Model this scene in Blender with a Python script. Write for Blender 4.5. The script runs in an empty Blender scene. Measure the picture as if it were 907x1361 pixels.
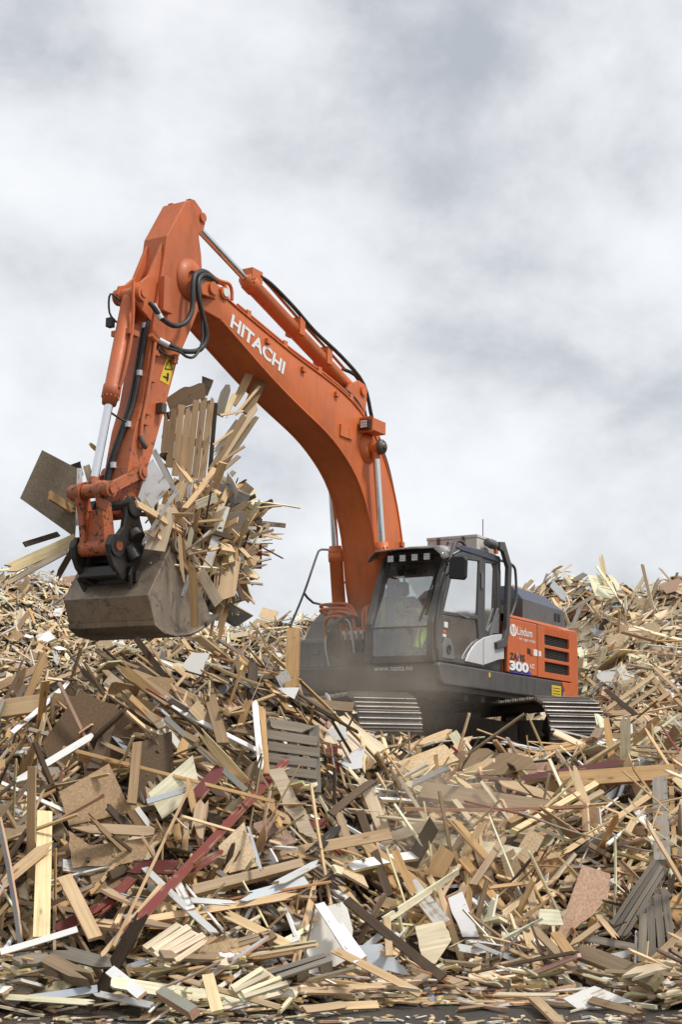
import bpy, bmesh, math, random
import numpy as np
from mathutils import Vector, Matrix
from mathutils.geometry import tessellate_polygon

random.seed(7)
RNG = np.random.default_rng(11)
scene = bpy.context.scene
COL = scene.collection

# ------------------------------------------------------------------ camera
IW, IH, FPX, EYE = 907.0, 1361.0, 1900.0, 1.5      # 50 mm lens on a 36 mm tall frame, eye at 1.5 m
PITCH = math.atan((1050 - IH / 2) / FPX)
cd = bpy.data.cameras.new('camera')
cd.sensor_fit = 'VERTICAL'
cd.sensor_height = 36.0
cd.sensor_width = 36.0
cd.lens = FPX / IH * 36.0
cd.clip_start = 0.1
cd.clip_end = 800.0
cam = bpy.data.objects.new('camera', cd)
COL.objects.link(cam)
cam.location = (0, 0, EYE)
cam.rotation_euler = (math.pi / 2 + PITCH, 0, 0)
scene.camera = cam
scene.render.resolution_x, scene.render.resolution_y = 683, 1024

# ------------------------------------------------------------------ sky and sun (bright overcast)
SUN_ELEV, SUN_AZ = math.radians(56), math.radians(113)     # azimuth clockwise from +Y: behind and right of the camera
world = bpy.data.worlds.new('World')
scene.world = world
world.use_nodes = True
wn, wl = world.node_tree.nodes, world.node_tree.links
wn.clear()


def N(tree_nodes, typ, **kw):
    n = tree_nodes.new(typ)
    for k, v in kw.items():
        setattr(n, k, v)
    return n


out = N(wn, 'ShaderNodeOutputWorld')
sky = N(wn, 'ShaderNodeTexSky', sky_type='NISHITA', sun_disc=False, sun_elevation=SUN_ELEV, sun_rotation=SUN_AZ,
        air_density=1.0, dust_density=2.0, ozone_density=1.0)
bg1 = N(wn, 'ShaderNodeBackground'); bg1.inputs[1].default_value = 0.10
wl.new(sky.outputs[0], bg1.inputs[0])
tc = N(wn, 'ShaderNodeTexCoord')
mp = N(wn, 'ShaderNodeMapping'); mp.inputs['Scale'].default_value = (1.0, 1.0, 1.35)
mp.inputs['Location'].default_value = (1.1, 6.4, 2.2)
mp.inputs['Rotation'].default_value = (0.0, math.radians(-25), 0.0)
wl.new(tc.outputs['Generated'], mp.inputs[0])
n1 = N(wn, 'ShaderNodeTexNoise'); n1.inputs['Scale'].default_value = 3.6; n1.inputs['Detail'].default_value = 7.0
n1.inputs['Roughness'].default_value = 0.58; n1.inputs['Distortion'].default_value = 0.12
wl.new(mp.outputs[0], n1.inputs['Vector'])
n2 = N(wn, 'ShaderNodeTexNoise'); n2.inputs['Scale'].default_value = 9.0; n2.inputs['Detail'].default_value = 6.0
n2.inputs['Roughness'].default_value = 0.5; n2.inputs['Distortion'].default_value = 0.25
wl.new(mp.outputs[0], n2.inputs['Vector'])
ma = N(wn, 'ShaderNodeMath', operation='MULTIPLY_ADD'); ma.inputs[1].default_value = 0.30
wl.new(n2.outputs[0], ma.inputs[0]); wl.new(n1.outputs[0], ma.inputs[2])
cr = N(wn, 'ShaderNodeValToRGB')
cr.color_ramp.interpolation = 'B_SPLINE'
cr.color_ramp.elements[0].position = 0.50; cr.color_ramp.elements[0].color = (0.225, 0.24, 0.263, 1)
cr.color_ramp.elements[1].position = 0.82; cr.color_ramp.elements[1].color = (0.505, 0.51, 0.518, 1)
e = cr.color_ramp.elements.new(0.65); e.color = (0.405, 0.412, 0.422, 1)
wl.new(ma.outputs[0], cr.inputs[0])
bg2 = N(wn, 'ShaderNodeBackground'); bg2.inputs[1].default_value = 1.0
wl.new(cr.outputs[0], bg2.inputs[0])
mx = N(wn, 'ShaderNodeMixShader'); mx.inputs[0].default_value = 0.92
wl.new(bg1.outputs[0], mx.inputs[1]); wl.new(bg2.outputs[0], mx.inputs[2])
wl.new(mx.outputs[0], out.inputs[0])

sd = bpy.data.lights.new('sun', 'SUN')
sd.energy = 1.5
sd.angle = math.radians(10)
sd.color = (1.0, 0.96, 0.90)
sun = bpy.data.objects.new('sun', sd)
COL.objects.link(sun)
sdir = Vector((math.sin(SUN_AZ) * math.cos(SUN_ELEV), math.cos(SUN_AZ) * math.cos(SUN_ELEV), math.sin(SUN_ELEV)))
sun.rotation_euler = sdir.to_track_quat('Z', 'Y').to_euler()

scene.view_settings.view_transform = 'Standard'
scene.view_settings.look = 'None'
scene.view_settings.gamma = 1.0
scene.view_settings.exposure = 1.0
scene.view_settings.use_curve_mapping = False
scene.cycles.max_bounces = 6
scene.cycles.transparent_max_bounces = 12
scene.cycles.volume_bounces = 1
scene.cycles.use_denoising = True

# ------------------------------------------------------------------ survey helpers
cP, sP = math.cos(PITCH), math.sin(PITCH)
DV, UPV, RV, OV = np.array([0, cP, sP]), np.array([0, -sP, cP]), np.array([1.0, 0, 0]), np.array([0, 0, EYE])


def ray(u, v):
    return DV + RV * (u - IW / 2) / FPX + UPV * (IH / 2 - v) / FPX


def proj(p):
    q = np.asarray(p, float) - OV
    d = q @ DV
    return IW / 2 + FPX * (q @ RV) / d, IH / 2 - FPX * (q @ UPV) / d


# ------------------------------------------------------------------ materials
MATS = {}


def new_mat(name):
    m = bpy.data.materials.new(name)
    m.use_nodes = True
    nt = m.node_tree
    nt.nodes.clear()
    o = nt.nodes.new('ShaderNodeOutputMaterial')
    b = nt.nodes.new('ShaderNodeBsdfPrincipled')
    nt.links.new(b.outputs[0], o.inputs[0])
    MATS[name] = m
    return m, nt, b


def rgba(c):
    return (c[0], c[1], c[2], 1.0)


def noise(nt, vec, scale, detail=4.0, rough=0.55, dist=0.0):
    n = nt.nodes.new('ShaderNodeTexNoise')
    n.inputs['Scale'].default_value = scale
    n.inputs['Detail'].default_value = detail
    n.inputs['Roughness'].default_value = rough
    n.inputs['Distortion'].default_value = dist
    if vec is not None:
        nt.links.new(vec, n.inputs['Vector'])
    return n.outputs[0]


def ramp(nt, fac, p0, p1, c0=(0, 0, 0), c1=(1, 1, 1)):
    r = nt.nodes.new('ShaderNodeValToRGB')
    r.color_ramp.elements[0].position = p0
    r.color_ramp.elements[0].color = rgba(c0)
    r.color_ramp.elements[1].position = p1
    r.color_ramp.elements[1].color = rgba(c1)
    nt.links.new(fac, r.inputs[0])
    return r.outputs[0]


def mixc(nt, fac, a, b, mode='MIX'):
    m = nt.nodes.new('ShaderNodeMix')
    m.data_type = 'RGBA'
    m.blend_type = mode
    for sock, val in ((m.inputs[0], fac), (m.inputs[6], a), (m.inputs[7], b)):
        if isinstance(val, (int, float)):
            sock.default_value = val
        elif isinstance(val, tuple):
            sock.default_value = rgba(val)
        else:
            nt.links.new(val, sock)
    return m.outputs[2]


def mathn(nt, op, a, b=None, c=None, clamp=False):
    m = nt.nodes.new('ShaderNodeMath')
    m.operation = op
    m.use_clamp = clamp
    for i, val in enumerate((a, b, c)):
        if val is None:
            continue
        if isinstance(val, (int, float)):
            m.inputs[i].default_value = val
        else:
            nt.links.new(val, m.inputs[i])
    return m.outputs[0]


def coords(nt, kind='Object', scale=None):
    t = nt.nodes.new('ShaderNodeTexCoord')
    o = t.outputs[kind]
    if scale:
        m = nt.nodes.new('ShaderNodeMapping')
        m.inputs['Scale'].default_value = scale
        nt.links.new(o, m.inputs[0])
        o = m.outputs[0]
    return o


def bump(nt, b, h, strength=0.2, dist=0.02):
    n = nt.nodes.new('ShaderNodeBump')
    n.inputs['Strength'].default_value = strength
    n.inputs['Distance'].default_value = dist
    nt.links.new(h, n.inputs['Height'])
    nt.links.new(n.outputs[0], b.inputs['Normal'])


def paint(name, base, rough=0.4, metallic=0.0, dust=0.25, dust_col=(0.30, 0.25, 0.19), var=0.10, scale=1.0, mud=None, coat=0.0):
    """painted or bare metal with worn patches, streaks of dust and, where asked, mud splashed over its low end"""
    m, nt, b = new_mat(name)
    co = coords(nt)
    big = noise(nt, co, 1.6 * scale, 6, 0.6)
    fine = noise(nt, co, 30 * scale, 5, 0.7)
    streak = noise(nt, coords(nt, 'Object', (9, 9, 0.9)), 2.0 * scale, 5, 0.65)
    c = mixc(nt, 1.0, base, ramp(nt, big, 0.3, 0.7, (1 - var,) * 3, (1 + var * 0.5,) * 3), 'MULTIPLY')
    f = mathn(nt, 'MULTIPLY', mathn(nt, 'ADD', ramp(nt, streak, 0.35, 0.75), ramp(nt, fine, 0.4, 0.75)), dust * 0.5, clamp=True)
    c = mixc(nt, f, c, dust_col)
    grime = ramp(nt, noise(nt, coords(nt, 'Object', (3, 3, 0.8)), 2.4 * scale, 7, 0.7, 0.4), 0.50, 0.74)
    c = mixc(nt, mathn(nt, 'MULTIPLY', grime, min(0.5, dust * 1.6)), c, (base[0] * 0.32 + 0.01, base[1] * 0.32 + 0.01, base[2] * 0.32 + 0.008))
    scr = ramp(nt, noise(nt, coords(nt, 'Object', (4, 40, 55)), 1.6, 3, 0.5, 1.2), 0.69, 0.71)
    c = mixc(nt, mathn(nt, 'MULTIPLY', scr, 0.5), c, (base[0] * 0.5 + 0.18, base[1] * 0.5 + 0.17, base[2] * 0.5 + 0.15))
    spk = ramp(nt, noise(nt, co, 75 * scale, 2, 0.5), 0.70, 0.74)
    c = mixc(nt, mathn(nt, 'MULTIPLY', spk, 0.45), c, (dust_col[0] * 1.6, dust_col[1] * 1.6, dust_col[2] * 1.6))
    if mud:
        sep = nt.nodes.new('ShaderNodeSeparateXYZ')
        nt.links.new(coords(nt), sep.inputs[0])
        low = ramp(nt, mathn(nt, 'MULTIPLY_ADD', sep.outputs[2], -1.0 / (mud[0] - mud[1]), mud[0] / (mud[0] - mud[1])), 0.0, 1.0)
        spl = noise(nt, co, 15, 7, 0.78, 0.5)
        thr = mathn(nt, 'ADD', spl, mathn(nt, 'MULTIPLY', low, 0.10))
        mm = ramp(nt, thr, 0.64, 0.67)
        film = mathn(nt, 'MULTIPLY', low, mathn(nt, 'MULTIPLY', ramp(nt, noise(nt, co, 5, 5), 0.35, 0.7), 0.5))
        c = mixc(nt, film, c, (0.20, 0.13, 0.085))
        c = mixc(nt, mathn(nt, 'MULTIPLY', mm, low), c, (0.035, 0.027, 0.02))
    nt.links.new(c, b.inputs['Base Color'])
    rr = mathn(nt, 'ADD', mathn(nt, 'MULTIPLY', f, 0.5), mathn(nt, 'MULTIPLY_ADD', big, 0.2, rough - 0.1), clamp=True)
    nt.links.new(rr, b.inputs['Roughness'])
    b.inputs['Metallic'].default_value = metallic
    b.inputs['Coat Weight'].default_value = coat
    bump(nt, b, fine, 0.06, 0.004)
    return m


paint('orange', (0.66, 0.15, 0.030), 0.48, dust=0.20, coat=0.02, var=0.18)
paint('orange_arm', (0.60, 0.128, 0.026), 0.5, dust=0.30, mud=(5.1, 2.8), coat=0.03, var=0.2)
paint('orange_body', (0.62, 0.13, 0.028), 0.38, dust=0.14, coat=0.12)
paint('charcoal', (0.045, 0.047, 0.052), 0.42, dust=0.35)
paint('navy', (0.040, 0.052, 0.090), 0.4, dust=0.18)
paint('grey_body', (0.10, 0.105, 0.11), 0.5, dust=0.40)
paint('black_steel', (0.022, 0.021, 0.020), 0.45, dust=0.25)
paint('mud_steel', (0.13, 0.112, 0.095), 0.36, metallic=0.55, dust=0.75, dust_col=(0.15, 0.11, 0.075), var=0.5)
m = paint('bucket_steel', (0.36, 0.285, 0.21), 0.30, metallic=0.5, dust=0.5, dust_col=(0.13, 0.095, 0.065), var=0.22)
nt = m.node_tree
b = next(n for n in nt.nodes if n.type == 'BSDF_PRINCIPLED')
src = b.inputs['Base Color'].links[0].from_socket
scr = ramp(nt, noise(nt, coords(nt, 'Object', (30, 1.2, 45)), 1.5, 5, 0.7), 0.56, 0.72)
cc = mixc(nt, mathn(nt, 'MULTIPLY', scr, 0.55), src, (0.36, 0.31, 0.26))
wet = ramp(nt, noise(nt, coords(nt, 'Object', (2.5, 1.2, 2.5)), 2.2, 8, 0.75, 0.8), 0.52, 0.60)
cc = mixc(nt, mathn(nt, 'MULTIPLY', wet, 0.5), cc, (0.035, 0.033, 0.032))
nt.links.new(cc, b.inputs['Base Color'])
paint('under_steel', (0.085, 0.068, 0.052), 0.6, dust=0.7, dust_col=(0.20, 0.155, 0.11), var=0.4)
paint('coupler_black', (0.016, 0.016, 0.017), 0.34, dust=0.45, dust_col=(0.12, 0.095, 0.07))
paint('track_steel', (0.19, 0.165, 0.14), 0.42, metallic=0.5, dust=0.8, dust_col=(0.27, 0.215, 0.155), var=0.4)
paint('track_edge', (0.62, 0.61, 0.60), 0.25, metallic=0.9, dust=0.45, var=0.3)
paint('rubber', (0.016, 0.016, 0.017), 0.5, dust=0.15)
paint('white_paint', (0.78, 0.78, 0.76), 0.4, dust=0.12, var=0.05)
paint('silver', (0.62, 0.63, 0.64), 0.35, dust=0.15, metallic=0.1)
paint('roof_box_white', (0.66, 0.62, 0.56), 0.5, dust=0.3, var=0.08)
paint('yellow_sticker', (0.75, 0.52, 0.02), 0.45, dust=0.12)
paint('black_print', (0.015, 0.015, 0.018), 0.5, dust=0.05)
paint('white_print', (0.82, 0.82, 0.80), 0.45, dust=0.06, var=0.04)
paint('blue_print', (0.05, 0.05, 0.42), 0.45, dust=0.06)
paint('red_print', (0.55, 0.03, 0.02), 0.45, dust=0.06)
paint('seat_fabric', (0.09, 0.09, 0.10), 0.8, dust=0.1)
paint('trim_plastic', (0.15, 0.15, 0.155), 0.6, dust=0.15)
paint('hivis', (0.55, 0.80, 0.03), 0.75, dust=0.1)
paint('trouser', (0.03, 0.035, 0.06), 0.8, dust=0.1)
paint('skin', (0.52, 0.30, 0.21), 0.55, dust=0.02, var=0.05)
paint('hair', (0.05, 0.03, 0.02), 0.6, dust=0.02)
paint('amber', (0.85, 0.22, 0.02), 0.25, dust=0.05)
m, nt, b = new_mat('chrome')
b.inputs['Base Color'].default_value = (0.78, 0.78, 0.79, 1)
b.inputs['Metallic'].default_value = 1.0
nt.links.new(ramp(nt, noise(nt, coords(nt), 6, 4), 0.3, 0.7, (0.12,) * 3, (0.24,) * 3), b.inputs['Roughness'])
m, nt, b = new_mat('lamp_glass')
b.inputs['Base Color'].default_value = (0.75, 0.76, 0.74, 1)
b.inputs['Roughness'].default_value = 0.12
vv = nt.nodes.new('ShaderNodeTexVoronoi'); vv.inputs['Scale'].default_value = 30
nt.links.new(coords(nt), vv.inputs['Vector']); bump(nt, b, vv.outputs['Distance'], 0.6, 0.01)


def glass(name, tint, gloss=0.10, dustf=0.06):
    m = bpy.data.materials.new(name)
    m.use_nodes = True
    nt = m.node_tree
    nt.nodes.clear()
    o = nt.nodes.new('ShaderNodeOutputMaterial')
    t = nt.nodes.new('ShaderNodeBsdfTransparent'); t.inputs[0].default_value = rgba(tint)
    g = nt.nodes.new('ShaderNodeBsdfGlossy'); g.inputs['Roughness'].default_value = 0.04
    d = nt.nodes.new('ShaderNodeBsdfDiffuse'); d.inputs[0].default_value = (0.45, 0.42, 0.37, 1)
    fr = nt.nodes.new('ShaderNodeFresnel'); fr.inputs[0].default_value = 1.5
    f2 = mathn(nt, 'MULTIPLY_ADD', fr.outputs[0], 1.6, gloss, clamp=True)
    m1 = nt.nodes.new('ShaderNodeMixShader'); nt.links.new(f2, m1.inputs[0]); nt.links.new(t.outputs[0], m1.inputs[1]); nt.links.new(g.outputs[0], m1.inputs[2])
    co = coords(nt)
    df = mathn(nt, 'MULTIPLY', ramp(nt, noise(nt, co, 3.5, 6, 0.65), 0.3, 0.75), dustf * 2, clamp=True)
    sp = mathn(nt, 'MULTIPLY', ramp(nt, noise(nt, co, 60, 2), 0.66, 0.70), dustf * 2.0)
    df = mathn(nt, 'ADD', df, sp, clamp=True)
    m2 = nt.nodes.new('ShaderNodeMixShader'); nt.links.new(df, m2.inputs[0]); nt.links.new(m1.outputs[0], m2.inputs[1]); nt.links.new(d.outputs[0], m2.inputs[2])
    nt.links.new(m2.outputs[0], o.inputs[0])
    MATS[name] = m


glass('cab_glass', (0.88, 0.93, 0.92), 0.14, 0.10)
glass('visor_plastic', (0.45, 0.44, 0.43), 0.05, 0.25)

# wood: the point attribute "lc" holds each piece's own length / width / thickness coordinates in metres, the face
# attribute "tint" its colour, with alpha telling sawn timber (0), particle board (0.5) and painted timber (1) apart
m, nt, b = new_mat('wood')
at = nt.nodes.new('ShaderNodeAttribute'); at.attribute_name = 'lc'
ac = nt.nodes.new('ShaderNodeAttribute'); ac.attribute_name = 'tint'
mg = nt.nodes.new('ShaderNodeMapping'); mg.inputs['Scale'].default_value = (1.6, 42, 42); nt.links.new(at.outputs['Vector'], mg.inputs[0])
grain = noise(nt, mg.outputs[0], 1.0, 6, 0.62, 0.5)
mg2 = nt.nodes.new('ShaderNodeMapping'); mg2.inputs['Scale'].default_value = (5, 150, 150); nt.links.new(at.outputs['Vector'], mg2.inputs[0])
fineg = noise(nt, mg2.outputs[0], 1.0, 3, 0.6)
blot = noise(nt, at.outputs['Vector'], 3.2, 5, 0.6)
chip = noise(nt, at.outputs['Vector'], 55, 3, 0.7)
vor = nt.nodes.new('ShaderNodeTexVoronoi'); vor.inputs['Scale'].default_value = 1.0
mk = nt.nodes.new('ShaderNodeMapping'); mk.inputs['Scale'].default_value = (2.6, 9, 9); nt.links.new(at.outputs['Vector'], mk.inputs[0]); nt.links.new(mk.outputs[0], vor.inputs['Vector'])
knot = ramp(nt, vor.outputs['Distance'], 0.06, 0.14, (1, 1, 1), (0, 0, 0))
is_paint = ramp(nt, ac.outputs['Alpha'], 0.7, 0.9)
is_board = mathn(nt, 'MULTIPLY', ramp(nt, ac.outputs['Alpha'], 0.2, 0.4), mathn(nt, 'SUBTRACT', 1.0, is_paint))
is_raw = mathn(nt, 'SUBTRACT', mathn(nt, 'SUBTRACT', 1.0, is_paint), is_board, clamp=True)
gcol = ramp(nt, grain, 0.30, 0.72, (0.72, 0.665, 0.60), (1.14, 1.14, 1.13))
c = mixc(nt, mathn(nt, 'MULTIPLY_ADD', is_raw, 0.8, 0.12), ac.outputs['Color'], gcol, 'MULTIPLY')
c = mixc(nt, is_board, c, ramp(nt, chip, 0.3, 0.72, (0.68, 0.63, 0.58), (1.22, 1.2, 1.15)), 'MULTIPLY')
c = mixc(nt, mathn(nt, 'MULTIPLY', mathn(nt, 'MULTIPLY', knot, is_raw), 0.75), c, (0.16, 0.075, 0.03))
c = mixc(nt, mathn(nt, 'MULTIPLY', ramp(nt, blot, 0.52, 0.78), 0.30), c, (0.17, 0.12, 0.08))
peel = ramp(nt, mathn(nt, 'MULTIPLY_ADD', grain, 0.5, mathn(nt, 'MULTIPLY', blot, 0.6)), 0.62, 0.66)
c = mixc(nt, mathn(nt, 'MULTIPLY', mathn(nt, 'MULTIPLY', peel, is_paint), 0.8), c, (0.33, 0.23, 0.14))
nt.links.new(c, b.inputs['Base Color'])
b.inputs['Roughness'].default_value = 0.72
b.inputs['Specular IOR Level'].default_value = 0.3
bump(nt, b, mathn(nt, 'ADD', mathn(nt, 'MULTIPLY', grain, is_raw), mathn(nt, 'MULTIPLY', fineg, 0.5)), 0.35, 0.004)

m, nt, b = new_mat('asphalt')
co = coords(nt)
c = ramp(nt, noise(nt, co, 0.9, 6, 0.6), 0.3, 0.7, (0.026, 0.021, 0.017), (0.085, 0.066, 0.05))
c = mixc(nt, ramp(nt, noise(nt, co, 90, 3, 0.7), 0.45, 0.75), c, (0.11, 0.10, 0.09))
c = mixc(nt, mathn(nt, 'MULTIPLY', ramp(nt, noise(nt, co, 3.0, 7, 0.7), 0.55, 0.72), 0.6), c, (0.10, 0.075, 0.055))
nt.links.new(c, b.inputs['Base Color'])
nt.links.new(ramp(nt, noise(nt, co, 1.3, 4), 0.4, 0.65, (0.45,) * 3, (0.85,) * 3), b.inputs['Roughness'])
bump(nt, b, mathn(nt, 'ADD', noise(nt, co, 90, 4, 0.75), mathn(nt, 'MULTIPLY', noise(nt, co, 9, 5, 0.7), 2.0)), 0.9, 0.02)

m, nt, b = new_mat('heap_fines_shade')
co = coords(nt)
c = ramp(nt, noise(nt, co, 14, 6, 0.7), 0.35, 0.7, (0.02, 0.014, 0.009), (0.09, 0.06, 0.036))  # brown fines, colour deepened to paint shade into gaps between the pieces
c = mixc(nt, ramp(nt, noise(nt, co, 55, 3, 0.7), 0.56, 0.66), c, (0.26, 0.18, 0.11))
nt.links.new(c, b.inputs['Base Color']); b.inputs['Roughness'].default_value = 0.9
bump(nt, b, noise(nt, co, 30, 5, 0.7), 1.0, 0.05)

# ------------------------------------------------------------------ mesh helpers


class MB:
    """collects shapes into ONE mesh object"""

    def __init__(self):
        self.v, self.f, self.s = [], [], []

    def add(self, vs, fs, smooth=False):
        o = len(self.v)
        self.v += [tuple(map(float, p)) for p in vs]
        self.f += [tuple(i + o for i in q) for q in fs]
        self.s += [smooth] * len(fs)
        return self

    def box(self, x0, x1, y0, y1, z0, z1, M=None):
        vs = [Vector(p) for p in ((x0, y0, z0), (x1, y0, z0), (x1, y1, z0), (x0, y1, z0), (x0, y0, z1), (x1, y0, z1), (x1, y1, z1), (x0, y1, z1))]
        if M is not None:
            vs = [M @ p for p in vs]
        return self.add(vs, [(3, 2, 1, 0), (4, 5, 6, 7), (0, 1, 5, 4), (1, 2, 6, 5), (2, 3, 7, 6), (3, 0, 4, 7)])

    def plate(self, outer, holes, fn, t0, t1):
        """flat plate from a 2D outline with holes; fn(a, b, t) gives the 3D point"""
        def area(p):
            return sum(p[i][0] * p[(i + 1) % len(p)][1] - p[(i + 1) % len(p)][0] * p[i][1] for i in range(len(p)))
        loops = [list(outer) if area(outer) > 0 else list(outer)[::-1]] + [list(q) if area(q) < 0 else list(q)[::-1] for q in holes]
        flat = [p for l in loops for p in l]
        tris = tessellate_polygon([[Vector((p[0], p[1], 0)) for p in l] for l in loops])
        n = len(flat)
        vs = [fn(p[0], p[1], t1) for p in flat] + [fn(p[0], p[1], t0) for p in flat]
        fs = []
        for t in tris:
            a, b_, c_ = (flat[i] for i in t)
            ccw = (b_[0] - a[0]) * (c_[1] - a[1]) - (c_[0] - a[0]) * (b_[1] - a[1]) > 0
            q = tuple(t) if ccw else tuple(t)[::-1]
            fs.append(q); fs.append(tuple(i + n for i in q[::-1]))
        o = 0
        for l in loops:
            for i in range(len(l)):
                j = (i + 1) % len(l)
                fs.append((o + i, o + i + n, o + j + n, o + j))
            o += len(l)
        return self.add(vs, fs)

    def xz(self, outline, y0, y1, holes=()):
        return self.plate(outline, holes, lambda a, b_, t: (a, t, b_), y0, y1)

    def cyl(self, p, q, r, r2=None, n=16, caps=True):
        p, q = Vector(p), Vector(q)
        r2 = r if r2 is None else r2
        d = (q - p).normalized()
        a = d.orthogonal().normalized(); b_ = d.cross(a)
        ring = [a * math.cos(2 * math.pi * i / n) + b_ * math.sin(2 * math.pi * i / n) for i in range(n)]
        vs = [p + e_ * r for e_ in ring] + [q + e_ * r2 for e_ in ring]
        self.add(vs, [(i, (i + 1) % n, n + (i + 1) % n, n + i) for i in range(n)], True)
        if caps:
            self.add(vs, [tuple(range(n))[::-1], tuple(range(n, 2 * n))])
        return self

    def tube(self, pts, r, n=8, sub=5, closed=False):
        P = [Vector(p) for p in pts]
        if sub > 1 and len(P) > 2:
            Q = []
            for i in range(len(P) - 1):
                p0, p1, p2, p3 = P[max(i - 1, 0)], P[i], P[i + 1], P[min(i + 2, len(P) - 1)]
                for k in range(sub):
                    t = k / sub
                    Q.append(0.5 * ((2 * p1) + (p2 - p0) * t + (2 * p0 - 5 * p1 + 4 * p2 - p3) * t * t + (3 * p1 - p0 - 3 * p2 + p3) * t ** 3))
            Q.append(P[-1])
            P = Q
        vs, fs = [], []
        a = None
        for i, p in enumerate(P):
            d = (P[min(i + 1, len(P) - 1)] - P[max(i - 1, 0)]).normalized()
            a = d.orthogonal().normalized() if a is None else (a - d * a.dot(d)).normalized()
            b_ = d.cross(a)
            vs += [p + (a * math.cos(2 * math.pi * k / n) + b_ * math.sin(2 * math.pi * k / n)) * r for k in range(n)]
        for i in range(len(P) - 1):
            fs += [(i * n + k, i * n + (k + 1) % n, (i + 1) * n + (k + 1) % n, (i + 1) * n + k) for k in range(n)]
        self.add(vs, fs, True)
        m_ = (len(P) - 1) * n
        return self.add(vs, [tuple(range(n))[::-1], tuple(range(m_, m_ + n))])

    def lathe(self, p, axis, prof, n=24):
        """prof: list of (distance along axis, radius)"""
        p, d = Vector(p), Vector(axis).normalized()
        a = d.orthogonal().normalized(); b_ = d.cross(a)
        vs = [p + d * t + (a * math.cos(2 * math.pi * k / n) + b_ * math.sin(2 * math.pi * k / n)) * r for t, r in prof for k in range(n)]
        fs = [(i * n + k, i * n + (k + 1) % n, (i + 1) * n + (k + 1) % n, (i + 1) * n + k) for i in range(len(prof) - 1) for k in range(n)]
        return self.add(vs, fs, True)

    def build(self, name, material, parent=None, bevel=0.0, seg=2, matrix=None):
        me = bpy.data.meshes.new(name)
        me.from_pydata(self.v, [], self.f)
        me.polygons.foreach_set('use_smooth', self.s)
        me.materials.append(MATS[material])
        o = bpy.data.objects.new(name, me)
        COL.objects.link(o)
        if parent is not None:
            o.parent = parent
        if matrix is not None:
            o.matrix_local = matrix
        if bevel:
            b_ = o.modifiers.new('bevel', 'BEVEL')
            b_.width = bevel; b_.segments = seg; b_.limit_method = 'ANGLE'; b_.angle_limit = math.radians(40)
            b_.harden_normals = False
        return o


def tag(o, label, cat, group=None, kind=None):
    if label: o['label'] = label
    if cat: o['category'] = cat
    if group: o['group'] = group
    if kind: o['kind'] = kind
    return o


def empty(name, loc=(0, 0, 0), rz=0.0):
    o = bpy.data.objects.new(name, None)
    COL.objects.link(o)
    o.location = loc
    o.rotation_euler = (0, 0, rz)
    o.empty_display_size = 0.2
    return o

# ------------------------------------------------------------------ ground and the heaps' own mass


def sstep(a, b, x):
    t = np.clip((x - a) / (b - a), 0, 1)
    return t * t * (3 - 2 * t)


def lumps(x, y):
    return (np.sin(x * 1.9 + 1.3 * np.sin(y * 1.1)) * np.sin(y * 2.3 + 0.9 * np.sin(x * 1.7 + 2)) * 0.5
            + np.sin(x * 4.1 + y * 1.7 + 1) * np.sin(y * 4.7 - x * 1.1) * 0.25 + np.sin(x * 0.83 + 4) * np.sin(y * 0.71 + x * 0.3) * 0.6)


CU = np.array([-1400, -400, 0, 100, 200, 300, 390, 440, 500, 560, 640, 760, 907, 1300, 2300.])
CZ = np.array([2.25, 2.25, 2.40, 2.60, 2.76, 2.80, 2.54, 2.16, 1.96, 1.90, 1.94, 2.02, 2.05, 1.95, 1.9])
FU = np.array([-1400, -200, 0, 100, 250, 350, 450, 600, 700, 760, 907, 1200, 2300.])
FZ = np.array([6.5, 6.7, 6.6, 6.4, 6.0, 5.5, 5.4, 5.6, 5.9, 6.15, 6.7, 6.8, 6.6])


def height(x, y, pits=True):
    x = np.asarray(x, float); y = np.asarray(y, float)
    u = IW / 2 + FPX * x / np.maximum(y, 6.0)
    zc = np.interp(u, CU, CZ)
    left = 1 - sstep(430, 560, u)
    yc = 14.4 * left + 16.3 * (1 - left)
    toe = 10.05 + 0.22 * np.sin(x * 1.3) + 0.15 * np.sin(x * 3.1 + 1)
    t = np.clip((y - toe) / (yc - toe), 0, 1)
    front = zc * (0.62 * t + 0.38 * sstep(0, 1, t))
    back = 1.60 + (zc - 1.60) * (1 - sstep(yc + 0.25, yc + 2.2, y))
    near = np.where(y < yc, front, back)
    fz = np.interp(u, FU, FZ)
    y0 = 25.0 - 5.5 * sstep(740, 860, u)
    tf = np.clip((y - y0) / (35.0 - y0), 0, 1)
    far = (fz - 1.6) * (0.75 * tf + 0.25 * sstep(0, 1, tf)) - np.maximum(y - 35.0, 0) * 0.45
    flat = np.exp(-(((x - 0.9) / 3.6) ** 4 + ((y - 20.15) / 3.0) ** 4))
    amp = 0.28 * np.clip((y - toe) / 1.5, 0, 1) * (1 - flat) * (1 + 1.2 * sstep(24, 30, y))
    pit = sstep(0.30, 0.75, np.sin(x * 3.3 + 1.7 * np.sin(y * 2.1)) * np.sin(y * 3.9 + 1.1 * np.sin(x * 2.7))) * 0.55 * np.clip((y - toe - 0.4) / 0.8, 0, 1) * (1 - sstep(16.2, 17.0, y)) * (1.0 if pits else 0.0)
    return np.where(y < toe, 0.0, -pit + near + far + amp * lumps(x, y) * (1 - 0.7 * left * sstep(13, 14, y) * (1 - sstep(16, 18, y))))


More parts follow.
